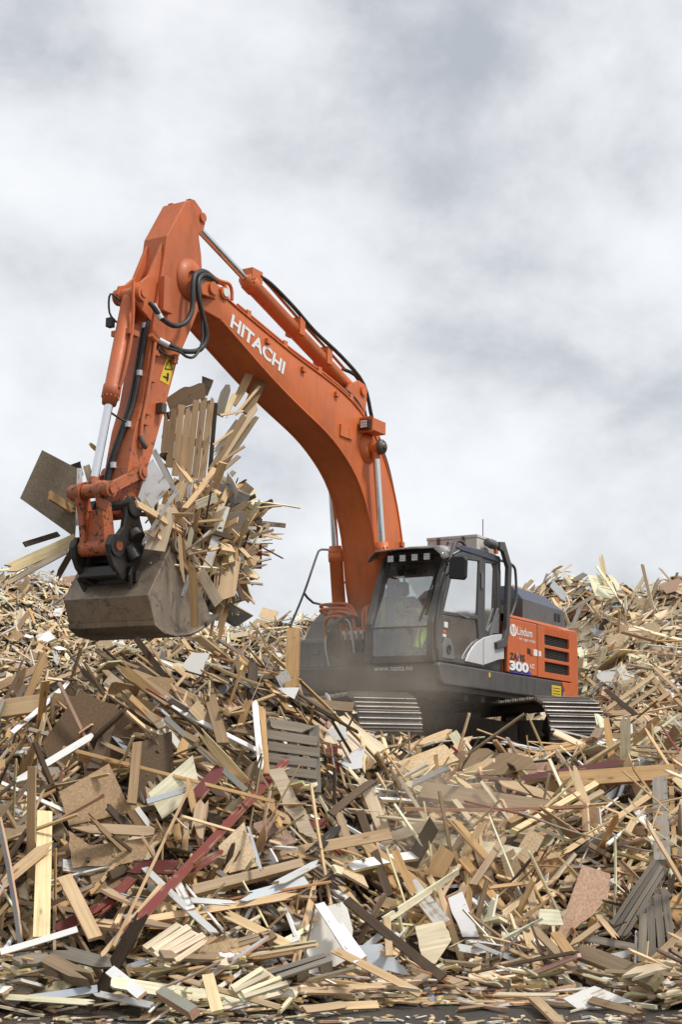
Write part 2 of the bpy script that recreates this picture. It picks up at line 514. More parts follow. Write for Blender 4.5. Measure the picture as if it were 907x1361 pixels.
def hit(u, v, y0=8.5, y1=60.0):
    """where the line of sight through a picture point meets the heaps"""
    d = ray(u, v)
    ys = np.arange(y0, y1, 0.06)
    t = ys / d[1]
    zz = EYE + d[2] * t
    xx = d[0] * t
    h_ = height(xx, ys, False)
    k = np.nonzero(h_ >= zz)[0]
    if len(k) == 0:
        return None
    i = k[0]
    if i > 0:
        a, b_ = zz[i - 1] - h_[i - 1], h_[i] - zz[i]
        w = a / (a + b_ + 1e-9)
        tt = t[i - 1] + (t[i] - t[i - 1]) * w
    else:
        tt = t[i]
    return OV + d * tt


def normal(x, y, e_=0.15):
    dx = (height(x + e_, y) - height(x - e_, y)) / (2 * e_)
    dy = (height(x, y + e_) - height(x, y - e_)) / (2 * e_)
    n = np.array([-float(dx), -float(dy), 1.0])
    return n / np.linalg.norm(n)


g = MB()
g.add([(-400, -60, 0), (400, -60, 0), (400, 600, 0), (-400, 600, 0)], [(0, 1, 2, 3)])
tag(g.build('ground', 'asphalt'), 'dark damp dirty asphalt in front of the wood heaps', None, kind='structure')

NX, NY = 300, 260
gx = np.linspace(-30, 30, NX); gy = np.concatenate([np.linspace(9.4, 26, 170), np.linspace(26.2, 58, NY - 170)])
X_, Y_ = np.meshgrid(gx, gy)
Z_ = height(X_, Y_) - 0.10
Z_ = np.where(Z_ < 0.0, -0.02, Z_)
vs = np.stack([X_, Y_, Z_], -1).reshape(-1, 3)
fs = [(j * NX + i, j * NX + i + 1, (j + 1) * NX + i + 1, (j + 1) * NX + i) for j in range(NY - 1) for i in range(NX - 1)]
g = MB(); g.v = [tuple(p) for p in vs]; g.f = fs; g.s = [True] * len(fs)
tag(g.build('terrain', 'heap_fines_shade'), 'crumbled fines inside the waste wood heaps, colour darkened as gap shade', None, kind='structure')

# ------------------------------------------------------------------ excavator
MX, MY, MZ, YAW, ROLL = 0.910, 20.153, 1.655, 0.549, -0.02
Fv = Vector((-math.sin(YAW), -math.cos(YAW), 0))
Lv = Vector((math.cos(YAW) * math.cos(ROLL), -math.sin(YAW) * math.cos(ROLL), math.sin(ROLL)))
Uv = Fv.cross(Lv)
ROT = Matrix((Fv, Lv, Uv)).transposed().to_4x4()
UNDER = Matrix.Rotation(math.pi * 1.5 + 0.37, 4, 'Z')
EX = empty('excavator', (MX, MY, MZ))
tag(EX, 'orange crawler excavator with long curved boom standing on the wood heap', 'excavator')
MO = Vector((MX, MY, MZ))


def onY(u, v, y):
    d = Vector(ray(u, v)); o = Vector(OV) - MO
    p = o + d * ((y - o.dot(Lv)) / d.dot(Lv))
    return (p.dot(Fv), p.dot(Uv))


def P3(u, v, y):
    a, b_ = onY(u, v, y)
    return (a, y, b_)


def up(mb, name, material, bevel=0.0, seg=2, parent=None):
    """a part of the excavator given in the frame of its slewing house"""
    if parent is None:
        return mb.build(name, material, EX, bevel, seg, ROT)
    return mb.build(name, material, parent, bevel, seg)


def text(name, string, material, width, hgt, origin, right, upv, parent, bold=0.0, lift=0.004, depth=0.003, shear=0.0):
    cu = bpy.data.curves.new(name, 'FONT')
    cu.body = string
    cu.offset = bold
    cu.extrude = 0.0
    cu.shear = shear
    tmp = bpy.data.objects.new('lettering_source', cu)
    COL.objects.link(tmp)
    bpy.context.view_layer.update()
    me = bpy.data.meshes.new_from_object(tmp.evaluated_get(bpy.context.evaluated_depsgraph_get()))
    bpy.data.objects.remove(tmp)
    co = [v.co.copy() for v in me.vertices]
    x0, x1 = min(c_.x for c_ in co), max(c_.x for c_ in co)
    y0, y1 = min(c_.y for c_ in co), max(c_.y for c_ in co)
    r_, u_ = Vector(right).normalized(), Vector(upv)
    u_ = (u_ - r_ * u_.dot(r_)).normalized()
    n_ = r_.cross(u_)
    pts = [Vector(origin) + r_ * ((c_.x - x0) / (x1 - x0) * width) + u_ * ((c_.y - y0) / (y1 - y0) * hgt) + n_ * lift for c_ in co]
    me2 = bpy.data.meshes.new(name)
    me2.from_pydata([tuple(p) for p in pts], [], [tuple(p.vertices) for p in me.polygons])
    me2.materials.append(MATS[material])
    o = bpy.data.objects.new(name, me2)
    COL.objects.link(o)
    o.parent = parent
    return o


def resample(pl, n):
    P = [Vector((p[0], p[1])) for p in pl]
    d = [0.0]
    for i in range(1, len(P)):
        d.append(d[-1] + (P[i] - P[i - 1]).length)
    out_ = []
    for k in range(n):
        t = d[-1] * k / (n - 1)
        i = max(j for j in range(len(d) - 1) if d[j] <= t + 1e-9)
        w = (t - d[i]) / (d[i + 1] - d[i])
        out_.append(P[i].lerp(P[i + 1], min(w, 1)))
    for _ in range(2):
        out_ = [out_[0]] + [(out_[i - 1] + out_[i] * 2 + out_[i + 1]) / 4 for i in range(1, n - 1)] + [out_[-1]]
    return out_


# --- boom
top = [(5.00, 5.49), (4.88, 5.45), (4.345, 5.34), (3.354, 5.14), (2.735, 5.055), (2.194, 4.955), (1.724, 4.797), (1.398, 4.567), (1.188, 4.349), (1.038, 4.158), (0.887, 3.943), (0.776, 3.688), (0.686, 3.439), (0.62, 3.2), (0.52, 2.8), (0.42, 2.3), (0.36, 1.9)]
bot = [(4.95, 5.16), (4.402, 4.935), (3.869, 4.72), (3.208, 4.50), (2.874, 4.41), (2.508, 4.29), (2.225, 4.14), (1.934, 3.965), (1.775, 3.803), (1.631, 3.59), (1.50, 3.384), (1.40, 3.15), (1.35, 2.82), (1.28, 2.45), (1.10, 2.05), (0.85, 1.75)]
tp, bt = resample(top, 34), resample(bot, 34)
mb = MB()
vs, fs = [], []
HW = 0.24
for i in range(34):
    for (q, yy) in ((tp[i], HW), (tp[i], -HW), (bt[i], -HW), (bt[i], HW)):
        vs.append((q.x, yy, q.y))
for i in range(33):
    for k in range(4):
        fs.append((i * 4 + k, (i + 1) * 4 + k, (i + 1) * 4 + (k + 1) % 4, i * 4 + (k + 1) % 4))
fs += [(0, 1, 2, 3), (135, 134, 133, 132)]
mb.add(vs, fs, True)
boom = up(mb, 'boom', 'orange', 0.012)
mb = MB()                                                   # flanges where top and bottom plates stand proud of the side plates
for pl, off in ((tp, 0.0), (bt, 0.0)):
    for yy in (HW + 0.004, -HW - 0.004):
        mb.tube([(p.x, yy, p.y) for p in pl], 0.014, 6, 1)
up(mb, 'boom_flange', 'orange', parent=boom)
mb = MB()                                                   # narrower nose that carries the arm pin
for s in (1, -1):
    mb.xz([(5.02, 5.495), (5.30, 5.62), (5.52, 5.64), (5.64, 5.50), (5.55, 5.36), (5.3, 5.22), (4.94, 5.17)], s * 0.085 - 0.03, s * 0.085 + 0.03)
mb.add([(5.0, -HW, 5.485), (5.0, HW, 5.485), (4.94, HW, 5.165), (4.94, -HW, 5.165), (5.22, -0.13, 5.56), (5.22, 0.13, 5.56), (5.2, 0.13, 5.25), (5.2, -0.13, 5.25)],
       [(0, 1, 5, 4), (1, 2, 6, 5), (2, 3, 7, 6), (3, 0, 4, 7), (4, 5, 6, 7)])
up(mb, 'boom_nose', 'orange', 0.01, parent=boom)
mb = MB()
mb.xz([(5.36, 5.60), (5.10, 5.60), (4.80, 5.52), (4.74, 5.44), (4.98, 5.40), (5.30, 5.38)], HW - 0.06, HW - 0.02)
mb.cyl((4.93, HW - 0.02, 5.50), (4.93, HW + 0.03, 5.50), 0.075, n=20)
mb.cyl((5.12, HW - 0.02, 5.50), (5.12, HW + 0.01, 5.50), 0.075, n=20)
up(mb, 'lug', 'orange', 0.006, parent=boom)
mb = MB(); mb.cyl((4.93, HW + 0.03, 5.50), (4.93, HW + 0.045, 5.50), 0.05, n=20)
up(mb, 'grease_cap', 'white_paint', parent=boom)
for yy in (0.35, -0.35):                                       # bosses for the boom cylinder pin
    mb = MB()
    s = 1 if yy > 0 else -1
    mb.lathe((1.60, s * HW, 4.335), (0, s, 0), [(0, 0.20), (0.02, 0.20), (0.045, 0.145), (0.062, 0.135), (0.062, 0.0)], 24)
    up(mb, 'cylinder_boss', 'orange', parent=boom)
    mb = MB(); mb.lathe((1.60, s * 0.45, 4.335), (0, s, 0), [(-0.02, 0.10), (0.03, 0.10), (0.05, 0.08), (0.05, 0.055), (0.07, 0.05), (0.07, 0.0)], 20)
    up(mb, 'pin_cap', 'mud_steel', parent=boom)
mb = MB(); mb.box(1.46, 1.80, HW, HW + 0.20, 4.53, 4.70); mb.box(1.80, 1.81, HW, HW + 0.2, 4.505, 4.72)
lb = up(mb, 'lamp_bracket', 'orange', 0.006, parent=boom)
mb = MB(); mb.box(1.81, 1.87, HW + 0.03, HW + 0.17, 4.535, 4.675)
up(mb, 'work_lamp', 'black_print', 0.01, parent=boom)
mb = MB()
for a in range(3):
    for c_ in range(3):
        mb.box(1.87, 1.876, HW + 0.05 + a * 0.034, HW + 0.078 + a * 0.034, 4.558 + c_ * 0.034, 4.586 + c_ * 0.034)
up(mb, 'lamp_lens', 'lamp_glass', parent=boom)
mb = MB(); mb.box(2.02, 2.32, HW, HW + 0.025, 4.36, 4.52); mb.box(2.10, 2.12, HW + 0.025, HW + 0.03, 4.37, 4.51)
up(mb, 'cover_plate', 'orange', 0.008, parent=boom)
r_ = Vector((3.63 - 4.76, 0, 4.935 - 5.23))
text('lettering', 'HITACHI', 'white_print', 1.17, 0.175, (4.79, HW, 5.135), r_, (0, 0, 1), boom, bold=0.035, lift=0.006)
# pipes and hoses along the boom's back
mb = MB()
for yy, dz in ((HW - 0.03, 0.06), (HW - 0.10, 0.06), (-HW + 0.03, 0.06)):
    mb.tube([(p.x, yy, p.y + dz) for p in tp[2:18]], 0.022, 8, 2)
    mb.tube([(4.72, yy, 5.48), (4.73, yy, 5.60), (4.80, yy, 5.66), (5.0, yy, 5.64), (5.2, yy, 5.67)], 0.022, 8, 4)
for k in (3, 7, 11, 15, 19):
    p = tp[k]
    mb.box(p.x - 0.04, p.x + 0.04, -HW + 0.02, HW + 0.005, p.y, p.y + 0.09)
for k in (5, 9, 13, 26):
    p = tp[k]
    mb.box(p.x - 0.03, p.x + 0.05, HW, HW + 0.04, p.y - 0.14, p.y - 0.08)
up(mb, 'pipe_run', 'orange', parent=boom)
mb = MB()
for yy in (HW - 0.04, HW - 0.11, 0.02):
    mb.tube([(p.x - 0.03 * (yy > 0.1), yy, p.y + 0.075 + 0.03 * math.sin(i * 1.1)) for i, p in enumerate(tp[14:26])], 0.026, 8, 3)
up(mb, 'hose', 'rubber', parent=boom)
mb = MB()
mb.tube([(tp[i].x - 0.015, HW - 0.06, tp[i].y + 0.06) for i in range(26, 33)], 0.02, 8, 2)
up(mb, 'pipe_run', 'orange', parent=boom)

# --- arm
AW = 0.165
arm_o = [(5.60, 6.40), (5.52, 6.44), (5.443, 6.43), (5.36, 6.39), (5.325, 6.28), (5.322, 6.046), (5.269, 5.864), (5.25, 5.72), (5.24, 5.5), (5.30, 5.17), (5.387, 4.987), (5.633, 4.518), (5.756, 4.127), (5.822, 3.917), (5.974, 3.457), (6.125, 3.066), (6.25, 2.751), (6.30, 2.64), (6.42, 2.60), (6.47, 2.66), (6.445, 2.75), (6.362, 3.28), (6.30, 3.60), (6.20, 3.90), (6.136, 4.25), (6.075, 4.806), (5.985, 5.319), (5.941, 5.599), (5.905, 5.882)]
mb = MB(); mb.xz(arm_o, -AW, AW)
arm = up(mb, 'arm', 'orange_arm', 0.012)
mb = MB()                                                   # lugs of the arm cylinder
for s in (1, -1):
    mb.xz([(5.52, 6.46), (5.43, 6.47), (5.30, 6.40), (5.22, 6.27), (5.25, 6.17), (5.34, 6.10), (5.40, 6.2)], s * 0.13 - 0.03, s * 0.13 + 0.037)
    mb.cyl((5.285, s * 0.165, 6.31), (5.285, s * 0.19, 6.31), 0.055, n=18)
up(mb, 'cylinder_lug', 'orange_arm', 0.006, parent=arm)
mb = MB()
for s in (1, -1):
    mb.lathe((5.47, s * AW, 5.50), (0, s, 0), [(0, 0.24), (0.02, 0.24), (0.03, 0.20), (0.05, 0.19), (0.05, 0.10)], 28)
    mb.lathe((5.47, s * AW, 5.50), (0, s, 0), [(0.05, 0.10), (0.03, 0.09), (0.03, 0.0)], 28)
up(mb, 'pivot_boss', 'orange_arm', parent=arm)
mb = MB()                                                   # flared brackets of the bucket cylinder
for s in (1, -1):
    mb.xz([(5.93, 5.80), (5.94, 5.5), (6.03, 5.1), (6.06, 4.85), (6.22, 4.93), (6.34, 5.0), (6.39, 5.1), (6.36, 5.2), (6.26, 5.24), (6.13, 5.36), (6.03, 5.58)], s * 0.105 - 0.02, s * 0.105 + 0.02)
    mb.cyl((6.285, s * 0.125, 5.1), (6.285, s * 0.185, 5.1), 0.09, n=20)
    mb.cyl((6.285, s * 0.185, 5.1), (6.285, s * 0.20, 5.1), 0.05, n=18)
up(mb, 'cylinder_bracket', 'orange_arm', 0.006, parent=arm)
mb = MB(); mb.box(5.84, 6.00, AW, AW + 0.07, 4.98, 5.38)
up(mb, 'valve_cover', 'orange_arm', 0.008, parent=arm)
mb = MB(); mb.add([P3(*q, AW + 0.004) for q in ((222, 473), (234, 477), (224, 512), (212, 505))], [(0, 1, 2, 3)])
st = up(mb, 'warning_sticker', 'yellow_sticker', parent=arm)
mb = MB()
a, b_, c_ = P3(225, 478, AW + 0.007), P3(219, 490, AW + 0.007), P3(229, 491, AW + 0.007)
for p, q in ((a, b_), (b_, c_), (c_, a)):
    mb.cyl(p, q, 0.006, n=4)
mb.cyl(P3(217, 500, AW + 0.007), P3(222, 502, AW + 0.007), 0.008, n=4)
mb.cyl(P3(223, 496, AW + 0.007), P3(222, 506, AW + 0.007), 0.014, n=4)
up(mb, 'pictogram', 'black_print', parent=arm)
mb = MB()                                                   # pipes down the arm's side and front
mb.tube([P3(206, 455, AW + 0.03), P3(203, 480, AW + 0.03), P3(195, 530, AW + 0.03), P3(189, 560, AW + 0.03), P3(187, 580, AW + 0.03)], 0.022, 8, 3)
mb.tube([P3(200, 445, AW + 0.03), P3(206, 452, AW + 0.03), P3(212, 455, AW + 0.03)], 0.03, 8, 3)
for (u, v) in ((205, 470), (199, 505), (192, 548), (190, 562)):
    x_, y_, z_ = P3(u, v, AW)
    mb.box(x_ - 0.04, x_ + 0.04, AW, AW + 0.05, z_ - 0.03, z_ + 0.03)
mb.box(5.70, 5.76, AW, AW + 0.06, 4.45, 4.55)
up(mb, 'pipe_run', 'orange_arm', 0.004, parent=arm)
mb = MB(); mb.tube([P3(187, 580, AW + 0.03), P3(190, 590, AW + 0.05), P3(193, 594, AW + 0.03)], 0.03, 8, 3)
mb.box(5.90, 5.98, AW, AW + 0.09, 3.84, 3.95)
up(mb, 'pipe_fitting', 'mud_steel', 0.006, parent=arm)
mb = MB()
fx = lambda z: np.interp(z, [2.66, 3.28, 3.60, 3.90, 4.25, 4.806, 5.319], [6.46, 6.362, 6.30, 6.20, 6.136, 6.075, 5.985])
mb.tube([(fx(z) + 0.03, yy, z) for z, yy in ((4.85, 0.10), (4.55, 0.085), (4.2, 0.07), (3.9, 0.06), (3.65, 0.045), (3.4, -0.01), (3.15, -0.05), (2.95, -0.06), (2.75, -0.02))], 0.026, 8, 4)
mb.tube([(fx(z) + 0.035, yy, z) for z, yy in ((4.85, 0.05), (4.5, 0.03), (4.1, 0.015), (3.8, 0.005), (3.5, -0.03), (3.2, -0.09), (2.9, -0.11))], 0.017, 8, 4)
mb.tube([(6.55, 0.0, 3.75), (6.40, 0.03, 3.70), (6.33, 0.08, 3.67)], 0.012, 6, 4)
up(mb, 'hose', 'rubber', parent=arm)
mb = MB()
for z in (4.8, 4.25, 3.65, 3.2):
    mb.cyl((fx(z) + 0.03, 0.075 - 0.04 * (z < 3.5) - 0.06 * (z < 3.4), z - 0.03), (fx(z) + 0.03, 0.075 - 0.04 * (z < 3.5) - 0.06 * (z < 3.4), z + 0.03), 0.033, n=10)
up(mb, 'hose_clamp', 'silver', parent=arm)
for pts in (  # loose hoses sagging between boom and arm
        [(285, 372), (274, 362), (266, 361), (258, 368), (256, 390), (255, 412), (247, 428), (232, 433), (216, 424), (205, 409), (199, 402)],
        [(288, 375), (276, 366), (268, 366), (263, 376), (265, 400), (272, 430), (274, 450), (265, 465), (245, 467), (228, 460), (214, 453)],
        [(284, 376), (272, 370), (266, 380), (267, 410), (269, 440), (267, 460), (258, 474), (248, 474), (238, 467), (222, 462), (214, 455)]):
    mb = MB()
    n_ = len(pts)
    mb.tube([P3(u, v, 0.20 + 0.12 * math.sin(math.pi * i / (n_ - 1))) for i, (u, v) in enumerate(pts)], 0.030 if len(pts) == 11 and pts[0][0] != 284 else 0.016, 8, 5)
    up(mb, 'hose', 'rubber', parent=arm)
mb = MB()
mb.cyl(P3(214, 424, 0.27), P3(203, 405, 0.21), 0.036, n=10)
mb.cyl(P3(224, 459, 0.27), P3(211, 452, 0.21), 0.036, n=10)
up(mb, 'hose_ferrule', 'silver', parent=arm)
mb = MB(); mb.tube([P3(212, 456, 0.2), P3(212, 466, 0.22), P3(222, 472, 0.22), P3(236, 477, 0.2)], 0.014, 8, 4)
up(mb, 'hose', 'rubber', parent=arm)


def cylinder(name, a, b_, split, R, r, y, eye, mat='orange'):
    """hydraulic cylinder from pin a to pin b (x, z); the barrel takes the share split of its length"""
    A, B = Vector((a[0], y, a[1])), Vector((b_[0], y, b_[1]))
    d = (B - A).normalized()
    S = A + (B - A) * split
    mb = MB()
    L_ = (S - A).length
    mb.lathe(A, d, [(0.0, 0.0), (0.02, R * 0.9), (0.09, R), (L_ - 0.22, R), (L_ - 0.21, R * 1.14), (L_ - 0.10, R * 1.14), (L_ - 0.09, R * 1.02), (L_, R * 0.9), (L_, 0.0)], 24)
    mb.cyl(A + Vector((0, eye, 0)), A - Vector((0, eye, 0)), R * 0.95, n=20)
    o = up(mb, name, mat)
    mb = MB()
    mb.cyl(S - d * 0.05, B, r, n=20)
    up(mb, 'piston_rod', 'chrome', parent=o)
    mb = MB(); mb.cyl(B + Vector((0, eye, 0)), B - Vector((0, eye, 0)), r * 1.7, n=20)
    mb.cyl(B - d * r * 3.2, B - d * r * 1.2, r * 1.25, n=16)
    up(mb, 'rod_eye', mat, parent=o)
    mb = MB()
    for k in range(12):
        an = 2 * math.pi * k / 12
        e1 = d.orthogonal().normalized(); e2 = d.cross(e1)
        p = S - d * 0.085 + (e1 * math.cos(an) + e2 * math.sin(an)) * R * 1.02
        mb.cyl(p, p + d * 0.02, 0.012, n=6)
    up(mb, 'gland_bolt', mat, parent=o)
    return o, A, B, S, d


bc, A, B, S, d = cylinder('bucket_cylinder', (6.285, 5.10), (6.745, 2.86), 0.57, 0.085, 0.045, 0.0, 0.09, 'orange_arm')
mb = MB(); mb.tube([A + Vector((0.09, 0.11, 0.12)), A + Vector((0.10, 0.13, -0.1)), A + d * 0.5 + Vector((0.0, 0.13, 0)), S - d * 0.35 + Vector((0.0, 0.13, 0)), S - d * 0.18 + Vector((0, 0.10, 0))], 0.018, 8, 4)
mb.box(6.26, 6.42, -0.13, 0.13, 4.62, 4.68)
up(mb, 'oil_pipe', 'orange_arm', parent=bc)
mb = MB(); mb.tube([A + Vector((0.05, -0.05, -0.1)), A + Vector((0.14, -0.16, 0.0)), A + Vector((0.12, -0.18, -0.2)), A + Vector((0.05, -0.13, -0.3))], 0.012, 6, 4)
mb.box(6.40, 6.47, -0.17, -0.1, 4.72, 4.82)
up(mb, 'hose', 'rubber', parent=bc)
ac_, A, B, S, d = cylinder('arm_cylinder', (1.62, 5.14), (5.285, 6.31), 0.70, 0.098, 0.046, 0.0, 0.10)
mb = MB()
mb.tube([S - d * 0.12 + Vector((0, 0.05, 0.12)), S - d * 0.3 + Vector((0, 0.07, 0.16)), A + d * 1.6 + Vector((0, 0.06, 0.15)), A + d * 0.7 + Vector((0, 0.06, 0.15)), A + d * 0.35 + Vector((0, 0.07, 0.13))], 0.02, 8, 3)
mb.box(S.x - 0.24, S.x - 0.02, -0.08, 0.1, S.z - 0.02, S.z + 0.13)
for f_ in (0.8, 1.5):
    p = A + d * f_
    mb.box(p.x - 0.06, p.x + 0.06, -0.115, 0.115, p.z - 0.06, p.z + 0.17)
up(mb, 'oil_pipe', 'orange', 0.004, parent=ac_)
mb = MB()
mb.tube([S - d * 0.2 + Vector((0, 0.08, 0.13)), S - d * 0.45 + Vector((0, 0.10, 0.17)), A + d * 1.7 + Vector((0, 0.10, 0.19)), A + d * 1.2 + Vector((0, 0.11, 0.16)), A + d * 0.5 + Vector((0, 0.12, 0.2)), A + Vector((-0.1, 0.12, 0.12)), (1.30, 0.14, 4.80), (1.05, 0.15, 4.46)], 0.026, 8, 4)
mb.tube([A + d * 0.3 + Vector((0, 0.02, 0.16)), A + Vector((-0.12, 0.03, 0.2)), (1.30, 0.03, 4.85), (1.0, 0.05, 4.42), (0.82, 0.1, 4.05)], 0.026, 8, 4)
up(mb, 'hose', 'rubber', parent=ac_)
mb = MB()                                                   # lugs on the boom's back for the arm cylinder
for s in (1, -1):
    mb.xz([(2.1, 4.9), (1.95, 5.15), (1.72, 5.26), (1.56, 5.24), (1.50, 5.1), (1.55, 4.7)], s * 0.14 - 0.025, s * 0.14 + 0.025)
    mb.cyl((1.62, s * 0.165, 5.14), (1.62, s * 0.195, 5.14), 0.07, n=18)
up(mb, 'cylinder_lug', 'orange', 0.006, parent=boom)
for s in (1, -1):
    cylinder('boom_cylinder', (1.13, 1.40), (1.60, 4.335), 0.575, 0.092, 0.047, s * 0.365, 0.06)

# --- bucket linkage, coupler and bucket
mb = MB()
for s in (1, -1):
    c0, c1 = Vector((6.235, s * 0.215, 3.132)), Vector((6.745, s * 0.215, 2.86))
    d = (c1 - c0).normalized(); n_ = Vector((-d.z, 0, d.x))
    mb.xz([((c0 + n_ * 0.055)[0], (c0 + n_ * 0.055)[2]), ((c1 + n_ * 0.055)[0], (c1 + n_ * 0.055)[2]), ((c1 - n_ * 0.055)[0], (c1 - n_ * 0.055)[2]), ((c0 - n_ * 0.055)[0], (c0 - n_ * 0.055)[2])], s * 0.215 - 0.03, s * 0.215 + 0.03)
    mb.cyl(c0 - Vector((0, 0.05, 0)), c0 + Vector((0, 0.05, 0)), 0.092, n=20)
    mb.cyl(c1 - Vector((0, 0.05, 0)), c1 + Vector((0, 0.05, 0)), 0.085, n=20)
    mb.cyl(c0, c0 + Vector((0, s * 0.065, 0)), 0.05, n=16)
    mb.cyl(c1, c1 + Vector((0, s * 0.075, 0)), 0.05, n=16)
up(mb, 'side_link', 'orange_arm', 0.006)
mb = MB()
for s in (1, -1):
    mb.xz([(6.70, 2.94), (6.80, 2.94), (6.84, 2.85), (6.76, 2.62), (6.72, 2.42), (6.70, 2.25), (6.62, 2.21), (6.55, 2.28), (6.56, 2.45), (6.62, 2.7), (6.66, 2.85)], s * 0.135 - 0.035, s * 0.135 + 0.035)
    mb.cyl((6.745, s * 0.10, 2.86), (6.745, s * 0.17, 2.86), 0.10, n=20)
mb.box(6.60, 6.66, -0.12, 0.12, 2.32, 2.68)
mb.cyl((6.625, -0.19, 2.29), (6.625, 0.19, 2.29), 0.088, n=20)
mb.cyl((6.745, -0.30, 2.86), (6.745, -0.26, 2.86), 0.06, n=16)
up(mb, 'bucket_link', 'orange_arm', 0.008)
mb = MB()
for s in (1, -1):
    mb.xz([(6.31, 2.80), (6.38, 2.85), (6.46, 2.82), (6.50, 2.68), (6.53, 2.50), (6.60, 2.42), (6.70, 2.40), (6.75, 2.29), (6.72, 2.18), (6.66, 2.08), (6.52, 1.96), (6.40, 1.94), (6.28, 2.10), (6.20, 2.28), (6.18, 2.45), (6.27, 2.62)], s * 0.235 - 0.03, s * 0.235 + 0.03)
    mb.cyl((6.385, s * 0.20, 2.735), (6.385, s * 0.29, 2.735), 0.105, n=20)
    mb.cyl((6.625, s * 0.20, 2.29), (6.625, s * 0.285, 2.29), 0.11, n=20)
    mb.cyl((6.36, s * 0.26, 2.46), (6.36, s * 0.31, 2.40), 0.09, n=16)
    mb.cyl((6.44, s * 0.26, 2.30), (6.40, s * 0.33, 2.18), 0.07, n=16)
mb.cyl((6.385, -0.2, 2.735), (6.385, 0.2, 2.735), 0.085, n=20)
mb.box(6.36, 6.60, -0.24, 0.24, 1.99, 2.10)
mb.box(6.22, 6.42, -0.24, 0.24, 2.16, 2.34)
mb.cyl((6.50, -0.26, 2.05), (6.50, 0.26, 2.05), 0.06, n=14)
cp = up(mb, 'quick_coupler', 'coupler_black', 0.012)
mb = MB(); mb.cyl((6.62, 0.285, 2.29), (6.62, 0.30, 2.29), 0.05, n=14)
up(mb, 'coupler_pin', 'orange_arm', parent=cp)

A_, B_, E_ = (6.47, 1.79), (6.345, 1.51), (6.10, 2.40)
prof = [E_, (6.285, 2.095), A_, B_, (6.20, 1.452), (6.05, 1.43), (5.90, 1.435), (5.75, 1.462), (5.60, 1.515), (5.48, 1.58), (5.38, 1.66)]
BW = 0.57
mb = MB()
inn = []
for i, p in enumerate(prof):
    q0 = Vector(prof[max(i - 1, 0)]); q1 = Vector(prof[min(i + 1, len(prof) - 1)])
    t_ = (q1 - q0).normalized()
    nrm = Vector((t_.y, -t_.x))
    if nrm.dot(Vector((5.95, 1.95)) - Vector(p)) < 0:
        nrm = -nrm
    inn.append((p[0] + nrm.x * 0.03, p[1] + nrm.y * 0.03))
mb.xz(prof + inn[::-1], -BW, BW)
bk = up(mb, 'bucket', 'bucket_steel', 0.006)
for s in (1, -1):
    mb = MB()
    side = prof + [(5.46, 1.78), (5.62, 1.98), (5.80, 2.20), (5.98, 2.44)]
    sc_ = [(p[0] * 0.985 + 5.95 * 0.015, p[1] * 0.985 + 1.9 * 0.015) for p in side]
    mb.xz(sc_, s * BW - (0.03 if s > 0 else -0.004), s * BW + (-0.004 if s > 0 else 0.03))
    mb.cyl((6.05, s * (BW - 0.05), 2.36), (6.05, s * (BW + 0.05), 2.36), 0.085, n=20)
    up(mb, 'side_plate', 'bucket_steel', 0.005, parent=bk)
    mb = MB(); mb.cyl((6.05, s * (BW + 0.052), 2.36), (6.05, s * (BW + 0.056), 2.36), 0.05, n=16)
    up(mb, 'hanging_eye', 'coupler_black', parent=bk)
    mb = MB()
    rim = [Vector((p[0], 0, p[1])) for p in prof[3:]]
    mb.tube([(p.x, s * (BW - 0.012), p.z) for p in rim], 0.020, 6, 2)
    up(mb, 'rim_bead', 'bucket_steel', parent=bk)
mb = MB(); mb.xz([(6.372, 1.545), (6.355, 1.495), (6.20, 1.425), (5.95, 1.408), (5.95, 1.426), (6.19, 1.447), (6.342, 1.512)], -BW - 0.01, BW + 0.01)
up(mb, 'wear_strip', 'bucket_steel', 0.003, parent=bk)
mb = MB(); mb.xz([(5.50, 1.555), (5.30, 1.70), (5.285, 1.72), (5.39, 1.68), (5.51, 1.60)], -BW - 0.03, BW + 0.03)
up(mb, 'cutting_edge', 'track_steel', 0.003, parent=bk)
mb = MB()
for s in (1, -1):
    mb.plate([(6.44, 1.86), (6.32, 2.06), (6.42, 2.12), (6.52, 2.0)], (), lambda a, b_, t: (a, t + (a - 6.42) * 0.5 * (1 if t > 0 else -1), b_), s * 0.30 - 0.015, s * 0.30 + 0.015)
mb.box(6.33, 6.40, -0.35, 0.35, 1.94, 2.06)
up(mb, 'mount_ear', 'coupler_black', 0.01, parent=bk)

# --- slewing house
mb = MB()
mb.box(-2.45, 0.6, -1.42, 1.40, 1.10, 1.40)
mb.box(0.6, 1.30, -1.00, 1.40, 1.10, 1.40)
mb.box(1.30, 1.80, -0.42, 1.40, 1.10, 1.40)
mb.box(0.2, 1.55, -0.42, 0.40, 1.4, 1.62)
for s in (1, -1):
    mb.xz([(-0.6, 1.4), (1.15, 1.4), (1.25, 1.55), (0.75, 2.0), (0.5, 2.1), (0.2, 2.1), (-0.6, 1.7)], s * 0.33 - 0.03, s * 0.33 + 0.03)
deck = up(mb, 'house_frame', 'black_steel', 0.01)
mb = MB()
for k in range(7):
    mb.box(-2.3 + k * 0.5, -2.18 + k * 0.5, -1.3, 1.3, 1.02, 1.10)
mb.box(-2.3, 1.2, 0.6, 0.75, 1.04, 1.10)
up(mb, 'belly_rib', 'under_steel', 0.004, parent=deck)
mb = MB()
mb.xz([(1.90, 1.40), (1.84, 1.22), (1.74, 1.165), (-2.02, 1.165), (-2.10, 1.30), (-1.98, 1.435), (1.86, 1.435)], 1.40, 1.485)
sf = up(mb, 'side_skirt', 'charcoal', 0.02, 3)
mb = MB(); mb.xz([(-2.03, 1.165), (-2.44, 1.165), (-2.44, 1.435), (-1.99, 1.435), (-2.11, 1.30)], 1.40, 1.483)
